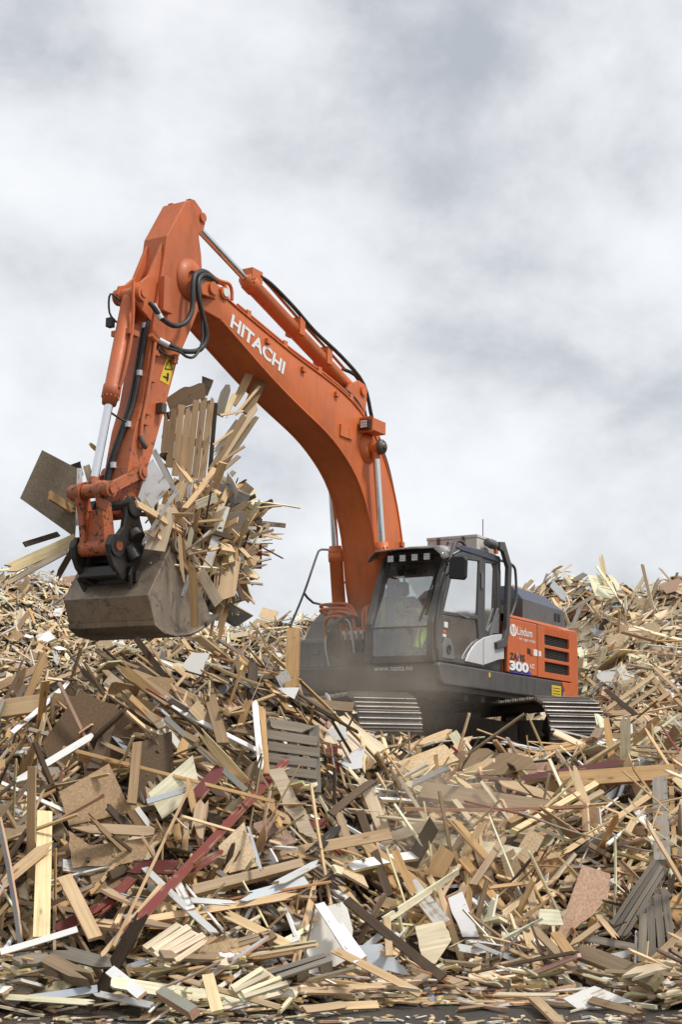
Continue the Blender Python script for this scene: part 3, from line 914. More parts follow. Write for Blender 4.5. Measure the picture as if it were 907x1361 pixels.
up(mb, 'skirt_end', 'orange_body', 0.02, 3)
mb = MB(); mb.box(-1.96, -1.62, 1.486, 1.490, 1.215, 1.365)
up(mb, 'yellow_plate', 'yellow_sticker', parent=sf)
mb = MB()
for k in range(3):
    mb.box(-1.92, -1.66, 1.4905, 1.492, 1.24 + k * 0.04, 1.25 + k * 0.04)
up(mb, 'plate_print', 'black_print', parent=sf)
mb = MB(); mb.box(0.42, 0.47, 1.486, 1.489, 1.34, 1.40)
up(mb, 'yellow_plate', 'yellow_sticker', parent=sf)
mb = MB(); mb.xz([(1.90, 1.40), (1.84, 1.22), (1.74, 1.165), (-2.30, 1.165), (-2.36, 1.42), (-2.30, 1.435), (1.86, 1.435)], -1.485, -1.42) if False else mb.xz([(0.6, 1.40), (0.55, 1.165), (-2.30, 1.165), (-2.36, 1.42), (0.55, 1.435)], -1.485, -1.42)
up(mb, 'side_skirt', 'charcoal', 0.02)
# counterweight: rounded plan
mb = MB()
plan = [(-2.42, 1.47), (-2.62, 1.475), (-2.78, 1.42), (-2.90, 1.25), (-2.97, 0.9), (-3.05, 0.45), (-3.08, 0.0)]
plan = plan + [(x, -y) for x, y in plan[::-1][1:]]
mb.plate(plan, (), lambda a, b_, t: (a, b_, t), 1.165, 2.24)
cw = up(mb, 'counterweight', 'orange_body', 0.07, 4)
mb = MB(); mb.box(-2.38, -2.37, -1.4, 1.4, 1.2, 2.2)
# left side doors
yo = 1.45
mb = MB()
mb.plate([(-0.14, 1.45), (-0.14, 2.20), (-1.13, 2.20), (-1.13, 1.45)], (), lambda a, b_, t: (a, t, b_), yo - 0.03, 1.485)
d1 = up(mb, 'service_door', 'orange_body', 0.02, 3)
mb = MB()
gr = [[(-1.39, z0), (-2.30, z0), (-2.30, z1), (-1.39, z1)] for z0, z1 in ((1.54, 1.685), (1.735, 1.88), (1.93, 2.075))]
mb.plate([(-1.145, 1.45), (-1.145, 2.20), (-2.405, 2.20), (-2.405, 1.45)], gr, lambda a, b_, t: (a, t, b_), yo - 0.03, 1.485)
d2 = up(mb, 'grille_door', 'orange_body', 0.008, 2)
for g_ in gr:
    mb = MB()
    (x0, z0), (x1, z1) = g_[0], g_[2]
    mb.box(x1, x0, 1.40, 1.412, z0, z1)
    nx_, nz_ = 30, 6
    for k in range(nx_ + 1):
        x_ = x1 + (x0 - x1) * k / nx_
        mb.box(x_ - 0.004, x_ + 0.004, 1.43, 1.447, z0, z1)
    for k in range(nz_ + 1):
        z_ = z0 + (z1 - z0) * k / nz_
        mb.box(x1, x0, 1.432, 1.449, z_ - 0.004, z_ + 0.004)
    up(mb, 'grille', 'black_steel', parent=d2)
mb = MB()
for k in range(17):
    x_ = -1.36 - k * 0.055
    mb.plate([(x_, 2.11), (x_ - 0.02, 2.11), (x_ - 0.045, 2.18), (x_ - 0.025, 2.18)], (), lambda a, b_, t: (a, t, b_), 1.48, 1.493)
up(mb, 'louvre', 'orange_body', parent=d2)
# sloped shoulder above the doors, roof deck and the engine hood
mb = MB()
mb.add([(-0.14, 1.485, 2.205), (-2.43, 1.485, 2.205), (-2.43, 1.40, 2.262), (-0.14, 1.40, 2.262), (-0.14, 0.3, 2.262), (-2.43, 0.3, 2.262), (-0.14, 1.40, 2.15), (-2.43, 1.40, 2.15)],
       [(0, 3, 2, 1), (3, 4, 5, 2)])
mb.box(-2.41, -0.14, -1.46, 0.3, 1.42, 2.26)
mb.box(-2.41, -0.16, 0.3, 1.40, 1.42, 2.15)
sh = up(mb, 'body_shell', 'orange_body', 0.02, 3)
mb = MB()
hy0, hy1 = -0.6, 1.36
prof_h = [(-0.92, 2.262), (-0.92, 2.56), (-0.98, 2.70), (-2.05, 2.70), (-2.42, 2.52), (-2.47, 2.262)]
mb.xz([(x, min(z, 2.54)) for x, z in prof_h if z < 2.6] , hy0, hy1)
hd = up(mb, 'engine_hood', 'grey_body', 0.015)
mb = MB()
mb.add([(-0.92, hy1, 2.54), (-2.43, hy1, 2.515), (-2.43, hy0, 2.515), (-0.92, hy0, 2.54), (-1.0, hy1 - 0.22, 2.76), (-2.20, hy1 - 0.22, 2.735), (-2.20, hy0 + 0.1, 2.735), (-1.0, hy0 + 0.1, 2.76)],
       [(0, 4, 5, 1), (1, 5, 6, 2), (2, 6, 7, 3), (3, 7, 4, 0), (4, 7, 6, 5)])
up(mb, 'hood_lid', 'navy', 0.015, parent=hd)
mb = MB()
for k in range(2):
    mb.box(-2.12 - k * 0.13, -2.04 - k * 0.13, hy1, hy1 + 0.012, 2.34, 2.46)
up(mb, 'hood_vent', 'black_print', 0.02, parent=hd)
mb = MB(); mb.cyl((-2.5, 1.2, 2.25), (-2.5, 1.2, 2.34), 0.03, n=10); mb.lathe((-2.5, 1.2, 2.33), (0, 0, 1), [(0, 0.0), (0.01, 0.06), (0.07, 0.075), (0.12, 0.05), (0.13, 0)], 14)
up(mb, 'filler_cap', 'black_print', parent=cw)
mb = MB(); mb.box(-0.90, -0.14, 0.55, 1.2, 2.262, 2.42); mb.box(-0.6, -0.3, 0.7, 1.0, 2.42, 2.55)
up(mb, 'filter_box', 'black_steel', 0.01, parent=hd)
mb = MB(); mb.cyl((-1.9, -0.1, 2.7), (-1.9, -0.1, 2.98), 0.07, n=14)
up(mb, 'exhaust_pipe', 'black_steel', parent=hd)
# decals
RT, UPZ = (-1, 0, 0), (0, 0, 1)
mb = MB(); mb.plate([(0.115 * math.cos(a) - 0.315, 0.085 * math.sin(a) + 2.035) for a in np.linspace(0, 2 * math.pi, 24, endpoint=False)], (), lambda a, b_, t: (a, t, b_), 1.486, 1.4875)
up(mb, 'emblem', 'white_print', parent=d1)
mb = MB()
for s in (-1, 1):
    for k in range(3):
        mb.plate([(-0.315 + s * 0.01, 1.975 + k * 0.035), (-0.315 + s * 0.075, 2.03 + k * 0.03), (-0.315 + s * 0.07, 2.045 + k * 0.03), (-0.315 + s * 0.01, 1.99 + k * 0.035)], (), lambda a, b_, t: (a, t, b_), 1.488, 1.489)
up(mb, 'emblem_leaf', 'orange_body', parent=d1)
text('lettering', 'Lindum', 'white_print', 0.50, 0.115, (-0.44, 1.486, 1.985), RT, UPZ, d1, 0.012)
text('lettering', '- for eget miljø', 'white_print', 0.60, 0.055, (-0.44, 1.486, 1.905), RT, UPZ, d1, 0.0)
text('lettering', 'ZA', 'black_print', 0.24, 0.095, (-0.195, 1.486, 1.625), RT, UPZ, d1, 0.03)
text('lettering', 'IS', 'black_print', 0.15, 0.095, (-0.535, 1.486, 1.625), RT, UPZ, d1, 0.03)
for nm, cl, q in (('stripe', 'blue_print', [(-0.42, 1.625), (-0.455, 1.625), (-0.53, 1.735), (-0.495, 1.735)]),
                  ('stripe', 'yellow_sticker', [(-0.43, 1.735), (-0.47, 1.735), (-0.485, 1.69), (-0.465, 1.69)]),
                  ('stripe', 'yellow_sticker', [(-0.475, 1.66), (-0.495, 1.66), (-0.535, 1.625), (-0.495, 1.625)])):
    mb = MB(); mb.plate(q, (), lambda a, b_, t: (a, t, b_), 1.487, 1.4885); up(mb, nm, cl, parent=d1)
mb = MB(); mb.plate([(-0.155, 1.452), (-0.95, 1.452), (-0.80, 1.535), (-0.55, 1.60), (-0.3, 1.50)], (), lambda a, b_, t: (a, t, b_), 1.486, 1.4872)
up(mb, 'blue_wedge', 'blue_print', parent=d1)
text('lettering', '300', 'black_print', 0.66, 0.15, (-0.18, 1.4855, 1.462), RT, UPZ, d1, 0.075, 0.004)
text('lettering', '300', 'white_print', 0.64, 0.135, (-0.17, 1.4855, 1.48), RT, UPZ, d1, 0.055, 0.007)
text('lettering', 'LC', 'white_print', 0.15, 0.06, (-0.86, 1.4855, 1.555), RT, UPZ, d1, 0.03, 0.005)
mb = MB(); mb.box(-0.86, -0.77, 1.486, 1.488, 1.745, 1.825)
up(mb, 'door_latch', 'black_print', parent=d1)
mb = MB(); mb.box(-0.95, -0.87, 1.486, 1.50, 1.74, 1.82)
up(mb, 'latch_handle', 'orange_body', 0.005, parent=d1)
mb = MB(); mb.box(-1.12, -0.99, 1.486, 1.4885, 1.74, 1.83)
up(mb, 'white_sticker', 'white_print', parent=d1)
mb = MB(); mb.box(-1.25, -1.17, 1.486, 1.4885, 1.745, 1.82)
up(mb, 'white_sticker', 'white_print', parent=d2)
# front and right of the house
mb = MB(); mb.xz([(1.55, 1.08), (1.55, 1.43), (1.3, 1.43), (1.3, 1.08)], -0.98, -0.42); up(mb, 'tank_panel', 'black_steel', 0.02); mb = MB(); mb.xz([(1.82, 1.08), (1.82, 1.43), (1.55, 1.43), (1.55, 1.08)], 0.40, 1.40)
fp = up(mb, 'front_panel', 'black_steel', 0.02)
text('lettering', 'www.nasta.no', 'white_print', 0.56, 0.055, (1.822, 0.52, 1.345), (0, 1, 0), UPZ, fp, 0.0)
mb = MB()
mb.xz([(1.35, 1.42), (1.32, 1.83), (1.20, 1.86), (1.0, 2.12), (0.75, 2.30), (-0.14, 2.30), (-0.14, 1.42)], -0.99, -0.44)
tk = up(mb, 'fuel_tank', 'grey_body', 0.05, 3)
mb = MB(); mb.box(1.322, 1.345, -0.92, -0.5, 1.48, 1.80); mb.box(1.34, 1.36, -0.75, -0.62, 1.62, 1.70)
up(mb, 'toolbox_lid', 'grey_body', 0.02, parent=tk)
mb = MB(); mb.cyl((0.3, -0.8, 2.30), (0.3, -0.8, 2.40), 0.10, n=16); mb.cyl((-0.1, -0.75, 2.30), (-0.1, -0.75, 2.50), 0.09, n=14)
up(mb, 'filler_cap', 'orange', parent=tk)
mb = MB()
Z0 = -1.02
hp = lambda x_, y_: P3(380 + x_ / 6.186, 700 + y_ / 6.186, Z0)
mb.tube([hp(30, 860), hp(45, 800), hp(150, 545), hp(255, 240), hp(280, 195), hp(310, 188), hp(395, 195), hp(570, 230), hp(700, 250)], 0.016, 8, 4)
mb.tube([hp(150, 545), hp(225, 625), hp(380, 655), hp(440, 690)], 0.017, 8, 2)
mb.tube([hp(430, 450), hp(520, 465), hp(620, 485), hp(700, 500)], 0.017, 8, 2)
up(mb, 'handrail', 'grey_body', parent=tk)
# hydraulic hoses at the boom foot
mb = MB()
for k in range(4):
    yy = -0.30 + k * 0.05
    mb.tube([(1.45 + 0.02 * k, yy, 1.45), (1.60, yy, 1.75), (1.62, yy - 0.02, 1.95 + 0.02 * k), (1.45, yy + 0.1, 2.05 + 0.02 * k), (1.30, yy + 0.3, 1.95), (1.28, yy + 0.42, 1.6)], 0.024, 8, 5)
for k in range(4):
    mb.tube([(1.42, -0.18 + k * 0.09, 1.95), (1.44, -0.18 + k * 0.09, 1.75), (1.40, -0.16 + k * 0.08, 1.45)], 0.024, 8, 4)
up(mb, 'hose', 'rubber', parent=deck)
mb = MB()
for k in range(4):
    mb.cyl((1.42, -0.18 + k * 0.09, 1.92), (1.43, -0.18 + k * 0.09, 1.80), 0.032, n=8)
mb.tube([(1.55, -0.335, 1.45), (1.64, -0.34, 1.80), (1.58, -0.2, 2.05), (1.5, -0.06, 2.02), (1.46, 0.0, 1.6)], 0.012, 6, 5)
up(mb, 'hose_ferrule', 'silver', parent=deck)
mb = MB()
for dy, dz in ((0, 0), (0.05, 0.06)):
    mb.tube([(1.20, -0.56, 1.55), (1.30, -0.56, 1.95 + dz), (1.36, -0.50 + dy, 2.10 + dz), (1.40, -0.30 + dy, 2.13 + dz), (1.42, -0.12 + dy, 2.05 + dz), (1.41, -0.08 + dy, 1.93)], 0.022, 8, 5)
    mb.tube([(1.25, -0.55, 2.16 + dz), (1.34, -0.62, 2.22 + dz), (1.36, -0.5, 2.24 + dz), (1.38, -0.15, 2.22 + dz), (1.40, -0.05 + dy, 2.1)], 0.022, 8, 5)
    mb.tube([(1.41, 0.10 + dy, 1.95), (1.40, 0.10 + dy, 2.18), (1.36, 0.18, 2.24), (1.25, 0.4, 2.24)], 0.022, 8, 5)
mb.box(1.36, 1.44, -0.22, 0.14, 1.90, 1.96)
mb.box(1.16, 1.30, -0.64, -0.52, 1.45, 1.75)
up(mb, 'pipe_run', 'orange', 0.004, parent=deck)

# --- cab
YI, YO = 0.42, 1.40
side_o = [(1.88, 1.44), (1.87, 1.95), (1.58, 2.60), (1.40, 2.88), (1.20, 2.97), (-0.06, 2.99), (-0.12, 1.44)]
w_up = [(1.335, 2.81), (0.645, 2.865), (0.705, 2.13), (1.665, 2.095)]
w_lo = [(1.695, 2.045), (0.71, 2.075), (0.665, 1.83), (1.09, 1.535), (1.34, 1.53), (1.715, 1.68)]
w_re = [(0.375, 2.885), (0.03, 2.91), (-0.015, 2.26), (0.30, 1.97), (0.40, 1.99)]
mb = MB()
mb.xz(side_o, YO - 0.04, YO, holes=[[(1.60, 2.40), (1.36, 2.84), (0.60, 2.88), (0.60, 1.60), (1.05, 1.5), (1.74, 1.5), (1.75, 2.05)], w_re])
mb.xz(side_o, YI, YI + 0.04, holes=[[(1.70, 2.2), (1.36, 2.84), (0.05, 2.88), (0.05, 1.95), (1.70, 1.85)]])
mb.box(-0.12, -0.06, YI, YO, 1.44, 2.0)
mb.box(-0.10, -0.06, YI, YO, 2.82, 2.99)
for yy in (YI, YO - 0.09):
    mb.box(-0.11, -0.05, yy, yy + 0.09, 2.0, 2.85)
mb.box(-0.10, 1.86, YI, YO, 1.44, 1.52)
cab = up(mb, 'cab', 'charcoal', 0.012)
for yy in (YI, YO - 0.085):                                     # front corner posts
    mb = MB()
    a = [(1.90, 1.44), (1.89, 1.95), (1.62, 2.58), (1.44, 2.88), (1.22, 3.0)]
    bq = [(1.13, 2.93), (1.35, 2.80), (1.51, 2.53), (1.78, 1.92), (1.79, 1.44)]
    mb.xz(a + bq, yy - 0.006, yy + 0.091)
    up(mb, 'corner_post', 'charcoal', 0.025, 3, parent=cab)
mb = MB()
mb.tube([(1.84, YO + 0.03, 1.60), (1.84, YO + 0.03, 2.0), (1.58, YO + 0.03, 2.62), (1.40, YO + 0.03, 2.93), (1.28, YO + 0.02, 3.045), (1.1, YO + 0.01, 3.06), (0.95, YO - 0.02, 3.02)], 0.022, 8, 4)
up(mb, 'guard_tube', 'charcoal', parent=cab)
mb = MB()
mb.box(1.83, 1.875, YI + 0.08, YO - 0.08, 1.44, 1.53)
mb.box(1.84, 1.875, YI + 0.08, YO - 0.08, 1.875, 1.90)
mb.box(1.30, 1.42, YI + 0.08, YO - 0.08, 2.84, 2.93)
up(mb, 'front_rail', 'charcoal', 0.008, parent=cab)
mb = MB()
mb.add([(1.868, YI + 0.07, 1.90), (1.868, YO - 0.07, 1.90), (1.40, YO - 0.07, 2.86), (1.40, YI + 0.07, 2.86)], [(0, 1, 2, 3)])
up(mb, 'front_pane', 'cab_glass', parent=cab)
mb = MB(); mb.add([(1.868, YI + 0.07, 1.52), (1.868, YO - 0.07, 1.52), (1.868, YO - 0.07, 1.885), (1.868, YI + 0.07, 1.885)], [(0, 1, 2, 3)])
up(mb, 'lower_pane', 'cab_glass', parent=cab)
mb = MB(); mb.add([(0.05, YI + 0.02, 1.95), (1.70, YI + 0.02, 1.85), (1.70, YI + 0.02, 2.2), (1.36, YI + 0.02, 2.84), (0.05, YI + 0.02, 2.88)], [(0, 1, 2, 3, 4)])
up(mb, 'inner_pane', 'cab_glass', parent=cab)
mb = MB(); mb.add([(-0.08, YI + 0.08, 2.0), (-0.08, YO - 0.08, 2.0), (-0.08, YO - 0.08, 2.83), (-0.08, YI + 0.08, 2.83)], [(0, 1, 2, 3)])
up(mb, 'rear_pane', 'cab_glass', parent=cab)
mb = MB(); mb.add([(x, YO - 0.02, z) for x, z in w_re], [(0, 1, 2, 3, 4)])
up(mb, 'side_pane', 'cab_glass', parent=cab)
mb = MB()
door_o = [(1.80, 1.465), (1.83, 1.95), (1.555, 2.575), (1.36, 2.86), (1.12, 2.925), (0.545, 2.93), (0.49, 1.465)]
mb.xz(door_o, YO + 0.002, YO + 0.04, holes=[w_up, w_lo])
dr = up(mb, 'door', 'charcoal', 0.01, parent=cab)
mb = MB(); mb.add([(x, YO + 0.02, z) for x, z in w_up], [tuple(range(len(w_up)))]); mb.add([(x, YO + 0.02, z) for x, z in w_lo], [tuple(range(len(w_lo)))])
up(mb, 'door_pane', 'cab_glass', parent=cab)
mb = MB()
mb.box(0.56, 0.62, YO + 0.04, YO + 0.06, 2.50, 2.72)
up(mb, 'door_catch', 'trim_plastic', 0.008, parent=cab)
mb = MB(); mb.tube([(1.30, YO + 0.035, 2.10), (1.05, YO + 0.04, 2.075), (0.95, YO + 0.035, 2.08)], 0.014, 6, 3)
up(mb, 'grab_handle', 'trim_plastic', parent=cab)
mb = MB()
mb.xz([(1.72, 1.50), (1.72, 1.66), (1.64, 1.76), (1.50, 1.76), (1.42, 1.66), (1.38, 1.50)], YO + 0.03, YO + 0.05)
up(mb, 'door_handle', 'trim_plastic', 0.008, parent=cab)
mb = MB(); mb.lathe((1.56, YO + 0.05, 1.62), (0, 1, 0), [(0, 0.06), (0.012, 0.06), (0.012, 0.045), (0.0, 0.04), (0.0, 0)], 18)
up(mb, 'lock_dish', 'black_print', parent=cab)
mb = MB()
mb.xz([(1.10, 1.500), (1.02, 1.60), (0.90, 1.70), (0.75, 1.785), (0.55, 1.86), (0.25, 1.92), (0.0, 1.955), (-0.06, 1.83), (-0.07, 1.62), (0.10, 1.598), (0.30, 1.55), (0.585, 1.488)], YO + 0.042, YO + 0.062)
sp_ = up(mb, 'silver_panel', 'silver', 0.012, 3, parent=cab)
mb = MB(); mb.box(0.575, 0.585, YO + 0.062, YO + 0.064, 1.50, 1.84)
up(mb, 'panel_seam', 'black_print', parent=cab)
mb = MB(); mb.xz([(-0.02, 2.24), (0.0, 1.96), (0.26, 1.94)], YO - 0.01, YO + 0.012); mb.xz([(0.05, 2.30), (0.02, 2.31), (0.27, 1.86), (0.32, 1.88)], YO + 0.002, YO + 0.03)
up(mb, 'corner_trim', 'trim_plastic', 0.004, parent=cab)
for (x_, z_, w_, h_, cl) in ((1.58, 1.93, 0.10, 0.07, 'white_print'), (1.62, 1.84, 0.09, 0.035, 'orange'), (1.62, 1.79, 0.09, 0.035, 'white_print')):
    mb = MB(); mb.box(x_ - w_ / 2, x_ + w_ / 2, YO + 0.022, YO + 0.024, z_ - h_ / 2, z_ + h_ / 2)
    up(mb, 'sticker', cl, parent=cab)
mb = MB()
mb.xz([(1.28, 2.97), (1.18, 3.015), (0.6, 3.04), (-0.04, 3.03), (-0.08, 2.97), (-0.02, 2.935), (1.2, 2.94)], YI - 0.005, YO + 0.02)
up(mb, 'roof', 'navy', 0.02, 3, parent=cab)
mb = MB()                                                       # smoked visor with turned-down ends
ys = [0.33, 0.36, 0.44, 0.9, 1.30, 1.39, 1.43]
zd = [-0.13, -0.06, 0.0, 0.015, 0.0, -0.08, -0.16]
vs = []
for x_, dz in ((1.22, 0.06), (1.55, 0.02), (1.70, -0.03)):
    vs += [(x_, y_, 2.93 + z_ * (1 if x_ > 1.3 else 0.4) + dz) for y_, z_ in zip(ys, zd)]
mb.add(vs, [(r * 7 + i, r * 7 + i + 1, (r + 1) * 7 + i + 1, (r + 1) * 7 + i) for r in range(2) for i in range(6)], True)
vz = up(mb, 'sun_visor', 'visor_plastic', parent=cab)
mo = vz.modifiers.new('thickness', 'SOLIDIFY'); mo.thickness = 0.008
for k in range(4):
    y_ = 0.63 + k * 0.178
    mb = MB(); mb.box(1.52, 1.62, y_ - 0.05, y_ + 0.05, 2.765, 2.86)
    lm = up(mb, 'work_lamp', 'black_print', 0.01, parent=cab)
    mb = MB()
    for a in range(3):
        for c_ in range(3):
            mb.box(1.62, 1.628, y_ - 0.042 + a * 0.029, y_ - 0.017 + a * 0.029, 2.774 + c_ * 0.028, 2.798 + c_ * 0.028)
    up(mb, 'lamp_lens', 'lamp_glass', parent=cab)
mb = MB(); mb.box(1.50, 1.53, 0.50, 1.30, 2.86, 2.88)
mb.tube([(1.5, 0.48, 2.8), (1.58, 0.50, 2.70), (1.60, 0.62, 2.66)], 0.012, 6, 3)
up(mb, 'lamp_rail', 'black_print', parent=cab)
mb = MB()
mb.plate([(1.545, 2.49), (1.755, 2.46), (1.79, 2.50), (1.80, 2.72), (1.76, 2.76), (1.58, 2.77), (1.55, 2.73)], (), lambda a, b_, t: (t, a, b_), 1.70, 1.76)
mr = up(mb, 'mirror', 'black_print', 0.02, 3, parent=cab)
mb = MB(); mb.tube([(1.52, YO + 0.02, 2.70), (1.72, YO + 0.10, 2.72), (1.73, 1.66, 2.70)], 0.015, 8, 3); mb.tube([(1.60, YO + 0.02, 2.55), (1.73, 1.60, 2.60)], 0.012, 8, 1)
up(mb, 'mirror_arm', 'black_print', parent=cab)
mb = MB(); mb.tube([(1.845, 1.18, 1.96), (1.70, 1.23, 2.30), (1.52, 1.26, 2.66)], 0.012, 6, 2); mb.tube([(1.80, 1.25, 2.04), (1.62, 1.27, 2.42)], 0.018, 6, 1); mb.box(1.66, 1.74, 1.245, 1.30, 2.24, 2.36)
up(mb, 'wiper', 'black_print', parent=cab)
mb = MB(); mb.xz([(0.14, 3.20), (-0.02, 3.22), (-0.245, 2.92), (-0.15, 1.97), (-0.05, 1.78), (0.23, 1.73), (0.25, 1.82), (0.03, 1.88), (-0.06, 2.02), (-0.13, 2.88), (0.02, 3.08), (0.14, 3.10)], YO + 0.045, YO + 0.105)
up(mb, 'guard_bracket', 'charcoal', 0.008, parent=cab)
mb = MB(); mb.lathe((0.15, YO + 0.04, 3.15), (1, 0, 0.02), [(0, 0.0), (0, 0.05), (0.06, 0.065), (0.16, 0.065), (0.18, 0.05), (0.26, 0.058), (0.26, 0)], 18)
up(mb, 'camera_housing', 'grey_body', parent=cab)
mb = MB(); mb.box(0.10, 0.16, YO + 0.01, YO + 0.06, 3.04, 3.10)
up(mb, 'marker_lamp', 'amber', 0.01, parent=cab)
mb = MB(); mb.cyl((0.05, 1.2, 3.04), (0.05, 1.2, 3.55), 0.006, n=6)
up(mb, 'antenna', 'black_print', parent=cab)
mb = MB(); mb.tube([(-0.06, 1.34, 3.0), (-0.45, 1.34, 3.0), (-0.66, 1.34, 2.97), (-0.72, 1.34, 2.85), (-0.72, 1.34, 2.5), (-0.5, 1.34, 2.2)], 0.02, 8, 4)
up(mb, 'handrail', 'charcoal', parent=cab)
mb = MB()
mb.box(-0.08, 0.52, 0.58, 1.34, 3.035, 3.215); mb.box(-0.09, 0.53, 0.57, 1.35, 3.215, 3.26)
rb = up(mb, 'roof_unit', 'roof_box_white', 0.008, parent=cab)
mb = MB()
for y_ in (0.76, 1.14):
    mb.box(0.52, 0.545, y_ - 0.02, y_ + 0.02, 3.15, 3.24)
up(mb, 'lid_latch', 'mud_steel', 0.004, parent=cab)
mb = MB(); mb.box(0.521, 0.523, 0.87, 0.90, 3.12, 3.15)
up(mb, 'logo', 'red_print', parent=cab)
mb = MB(); mb.box(0.521, 0.523, 0.885, 0.915, 3.15, 3.18)
up(mb, 'logo', 'blue_print', parent=cab)
text('lettering', 'Nasta', 'red_print', 0.12, 0.03, (0.521, 0.94, 3.14), (0, 1, 0), UPZ, cab, 0.0)
# inside
mb = MB()
mb.box(0.30, 0.82, 0.66, 1.16, 1.78, 1.90)
mb.xz([(0.38, 1.88), (0.26, 2.45), (0.20, 2.52), (0.10, 2.50), (0.16, 1.88)], 0.68, 1.14)
mb.xz([(0.25, 2.52), (0.23, 2.72), (0.14, 2.73), (0.12, 2.52)], 0.78, 1.04)
up(mb, 'driver_seat', 'seat_fabric', 0.04, 3, parent=cab)
mb = MB()
mb.box(0.45, 1.05, 0.46, 0.62, 1.52, 2.02); mb.box(0.45, 1.05, 1.20, 1.32, 1.52, 2.02); mb.box(0.3, 0.8, 0.64, 1.18, 1.52, 1.78)
mb.box(1.45, 1.55, 0.50, 0.62, 1.52, 2.35); mb.box(1.44, 1.50, 0.48, 0.72, 2.28, 2.46)
mb.box(0.0, 0.3, 0.46, 1.30, 1.52, 1.90)
up(mb, 'console', 'trim_plastic', 0.02, parent=cab)
mb = MB()
for y_ in (0.55, 1.26):
    mb.tube([(0.95, y_, 2.0), (1.0, y_, 2.12), (0.98, y_, 2.2)], 0.018, 8, 3); mb.lathe((0.98, y_, 2.18), (0, 0, 1), [(0, 0.0), (0.01, 0.035), (0.08, 0.03), (0.1, 0)], 12)
for y_ in (0.82, 1.0):
    mb.tube([(1.45, y_, 1.55), (1.5, y_, 1.8), (1.40, y_, 2.02)], 0.014, 8, 3); mb.box(1.38, 1.62, y_ - 0.05, y_ + 0.05, 1.56, 1.59)
up(mb, 'control_lever', 'black_print', parent=cab)

# --- operator


def skin_body(name, joints, edges, material, parent=None, matrix=None, sub=2):
    me = bpy.data.meshes.new(name)
    me.from_pydata([j[0] for j in joints], edges, [])
    o = bpy.data.objects.new(name, me)
    COL.objects.link(o)
    if parent is not None: o.parent = parent
    if matrix is not None: o.matrix_local = matrix
    sk = o.modifiers.new('skin', 'SKIN')
    sk.use_smooth_shade = True
    if not me.skin_vertices: me.skin_vertices.new()
    for i, j in enumerate(joints):
        me.skin_vertices[0].data[i].radius = j[1] if isinstance(j[1], tuple) else (j[1], j[1])
    me.skin_vertices[0].data[0].use_root = True
    ss = o.modifiers.new('round', 'SUBSURF'); ss.levels = sub; ss.render_levels = sub
    me.materials.append(MATS[material])
    return o


PC = 0.91
J = {'pelvis': ((0.42, PC, 1.99), (0.15, 0.12)), 'belly': ((0.40, PC, 2.15), (0.15, 0.12)), 'chest': ((0.37, PC, 2.34), (0.17, 0.12)), 'neck0': ((0.36, PC, 2.47), (0.075, 0.07)), 'neck': ((0.38, PC, 2.54), 0.055), 'jaw': ((0.42, PC, 2.60), (0.065, 0.075)), 'skull': ((0.40, PC, 2.69), (0.078, 0.092)), 'crown': ((0.39, PC, 2.76), (0.06, 0.07)), 'nose': ((0.495, PC, 2.655), 0.016)}
E_l = [('pelvis', 'belly'), ('belly', 'chest'), ('chest', 'neck0'), ('neck0', 'neck'), ('neck', 'jaw'), ('jaw', 'skull'), ('skull', 'crown'), ('skull', 'nose')]
for nm, s in (('l', 1), ('r', -1)):
    J.update({nm + 'sh': ((0.37, PC + s * 0.19, 2.42), 0.065), nm + 'el': ((0.58, PC + s * 0.28, 2.20), 0.048), nm + 'wr': ((0.88, PC + s * 0.33, 2.22), 0.032), nm + 'pa': ((0.96, PC + s * 0.335, 2.23), (0.026, 0.040)),
              nm + 'hip': ((0.48, PC + s * 0.10, 1.98), 0.092), nm + 'kn': ((0.92, PC + s * 0.15, 2.00), 0.066), nm + 'an': ((1.20, PC + s * 0.13, 1.64), 0.045), nm + 'toe': ((1.38, PC + s * 0.14, 1.57), (0.045, 0.03))})
    E_l += [('chest', nm + 'sh'), (nm + 'sh', nm + 'el'), (nm + 'el', nm + 'wr'), (nm + 'wr', nm + 'pa'), ('pelvis', nm + 'hip'), (nm + 'hip', nm + 'kn'), (nm + 'kn', nm + 'an'), (nm + 'an', nm + 'toe')]
    for k in range(4):
        J[nm + 'f%da' % k] = ((1.015, PC + s * (0.335 + (k - 1.5) * 0.019), 2.235 - abs(k - 1.2) * 0.004), 0.009)
        J[nm + 'f%db' % k] = ((1.035, PC + s * (0.33 + (k - 1.5) * 0.018), 2.20), 0.008)
        E_l += [(nm + 'pa', nm + 'f%da' % k), (nm + 'f%da' % k, nm + 'f%db' % k)]
    J[nm + 'th'] = ((0.975, PC + s * 0.285, 2.215), 0.010)
    E_l += [(nm + 'pa', nm + 'th')]
keys = list(J)
PM = Matrix.Translation(MO) @ ROT
body = skin_body('person', [J[k] for k in keys], [(keys.index(a), keys.index(b_)) for a, b_ in E_l], 'skin')
body.matrix_world = PM
tag(body, 'seated machine operator in a bright yellow high visibility jacket behind the cab glass', 'person')


def sub_body(name, names, edges, grow, material):
    js = []
    for k in names:
        p, r = J[k]
        r = r if isinstance(r, tuple) else (r, r)
        js.append((p, (r[0] + grow, r[1] + grow)))
    return skin_body(name, js, [(names.index(a), names.index(b_)) for a, b_ in edges], material, body)


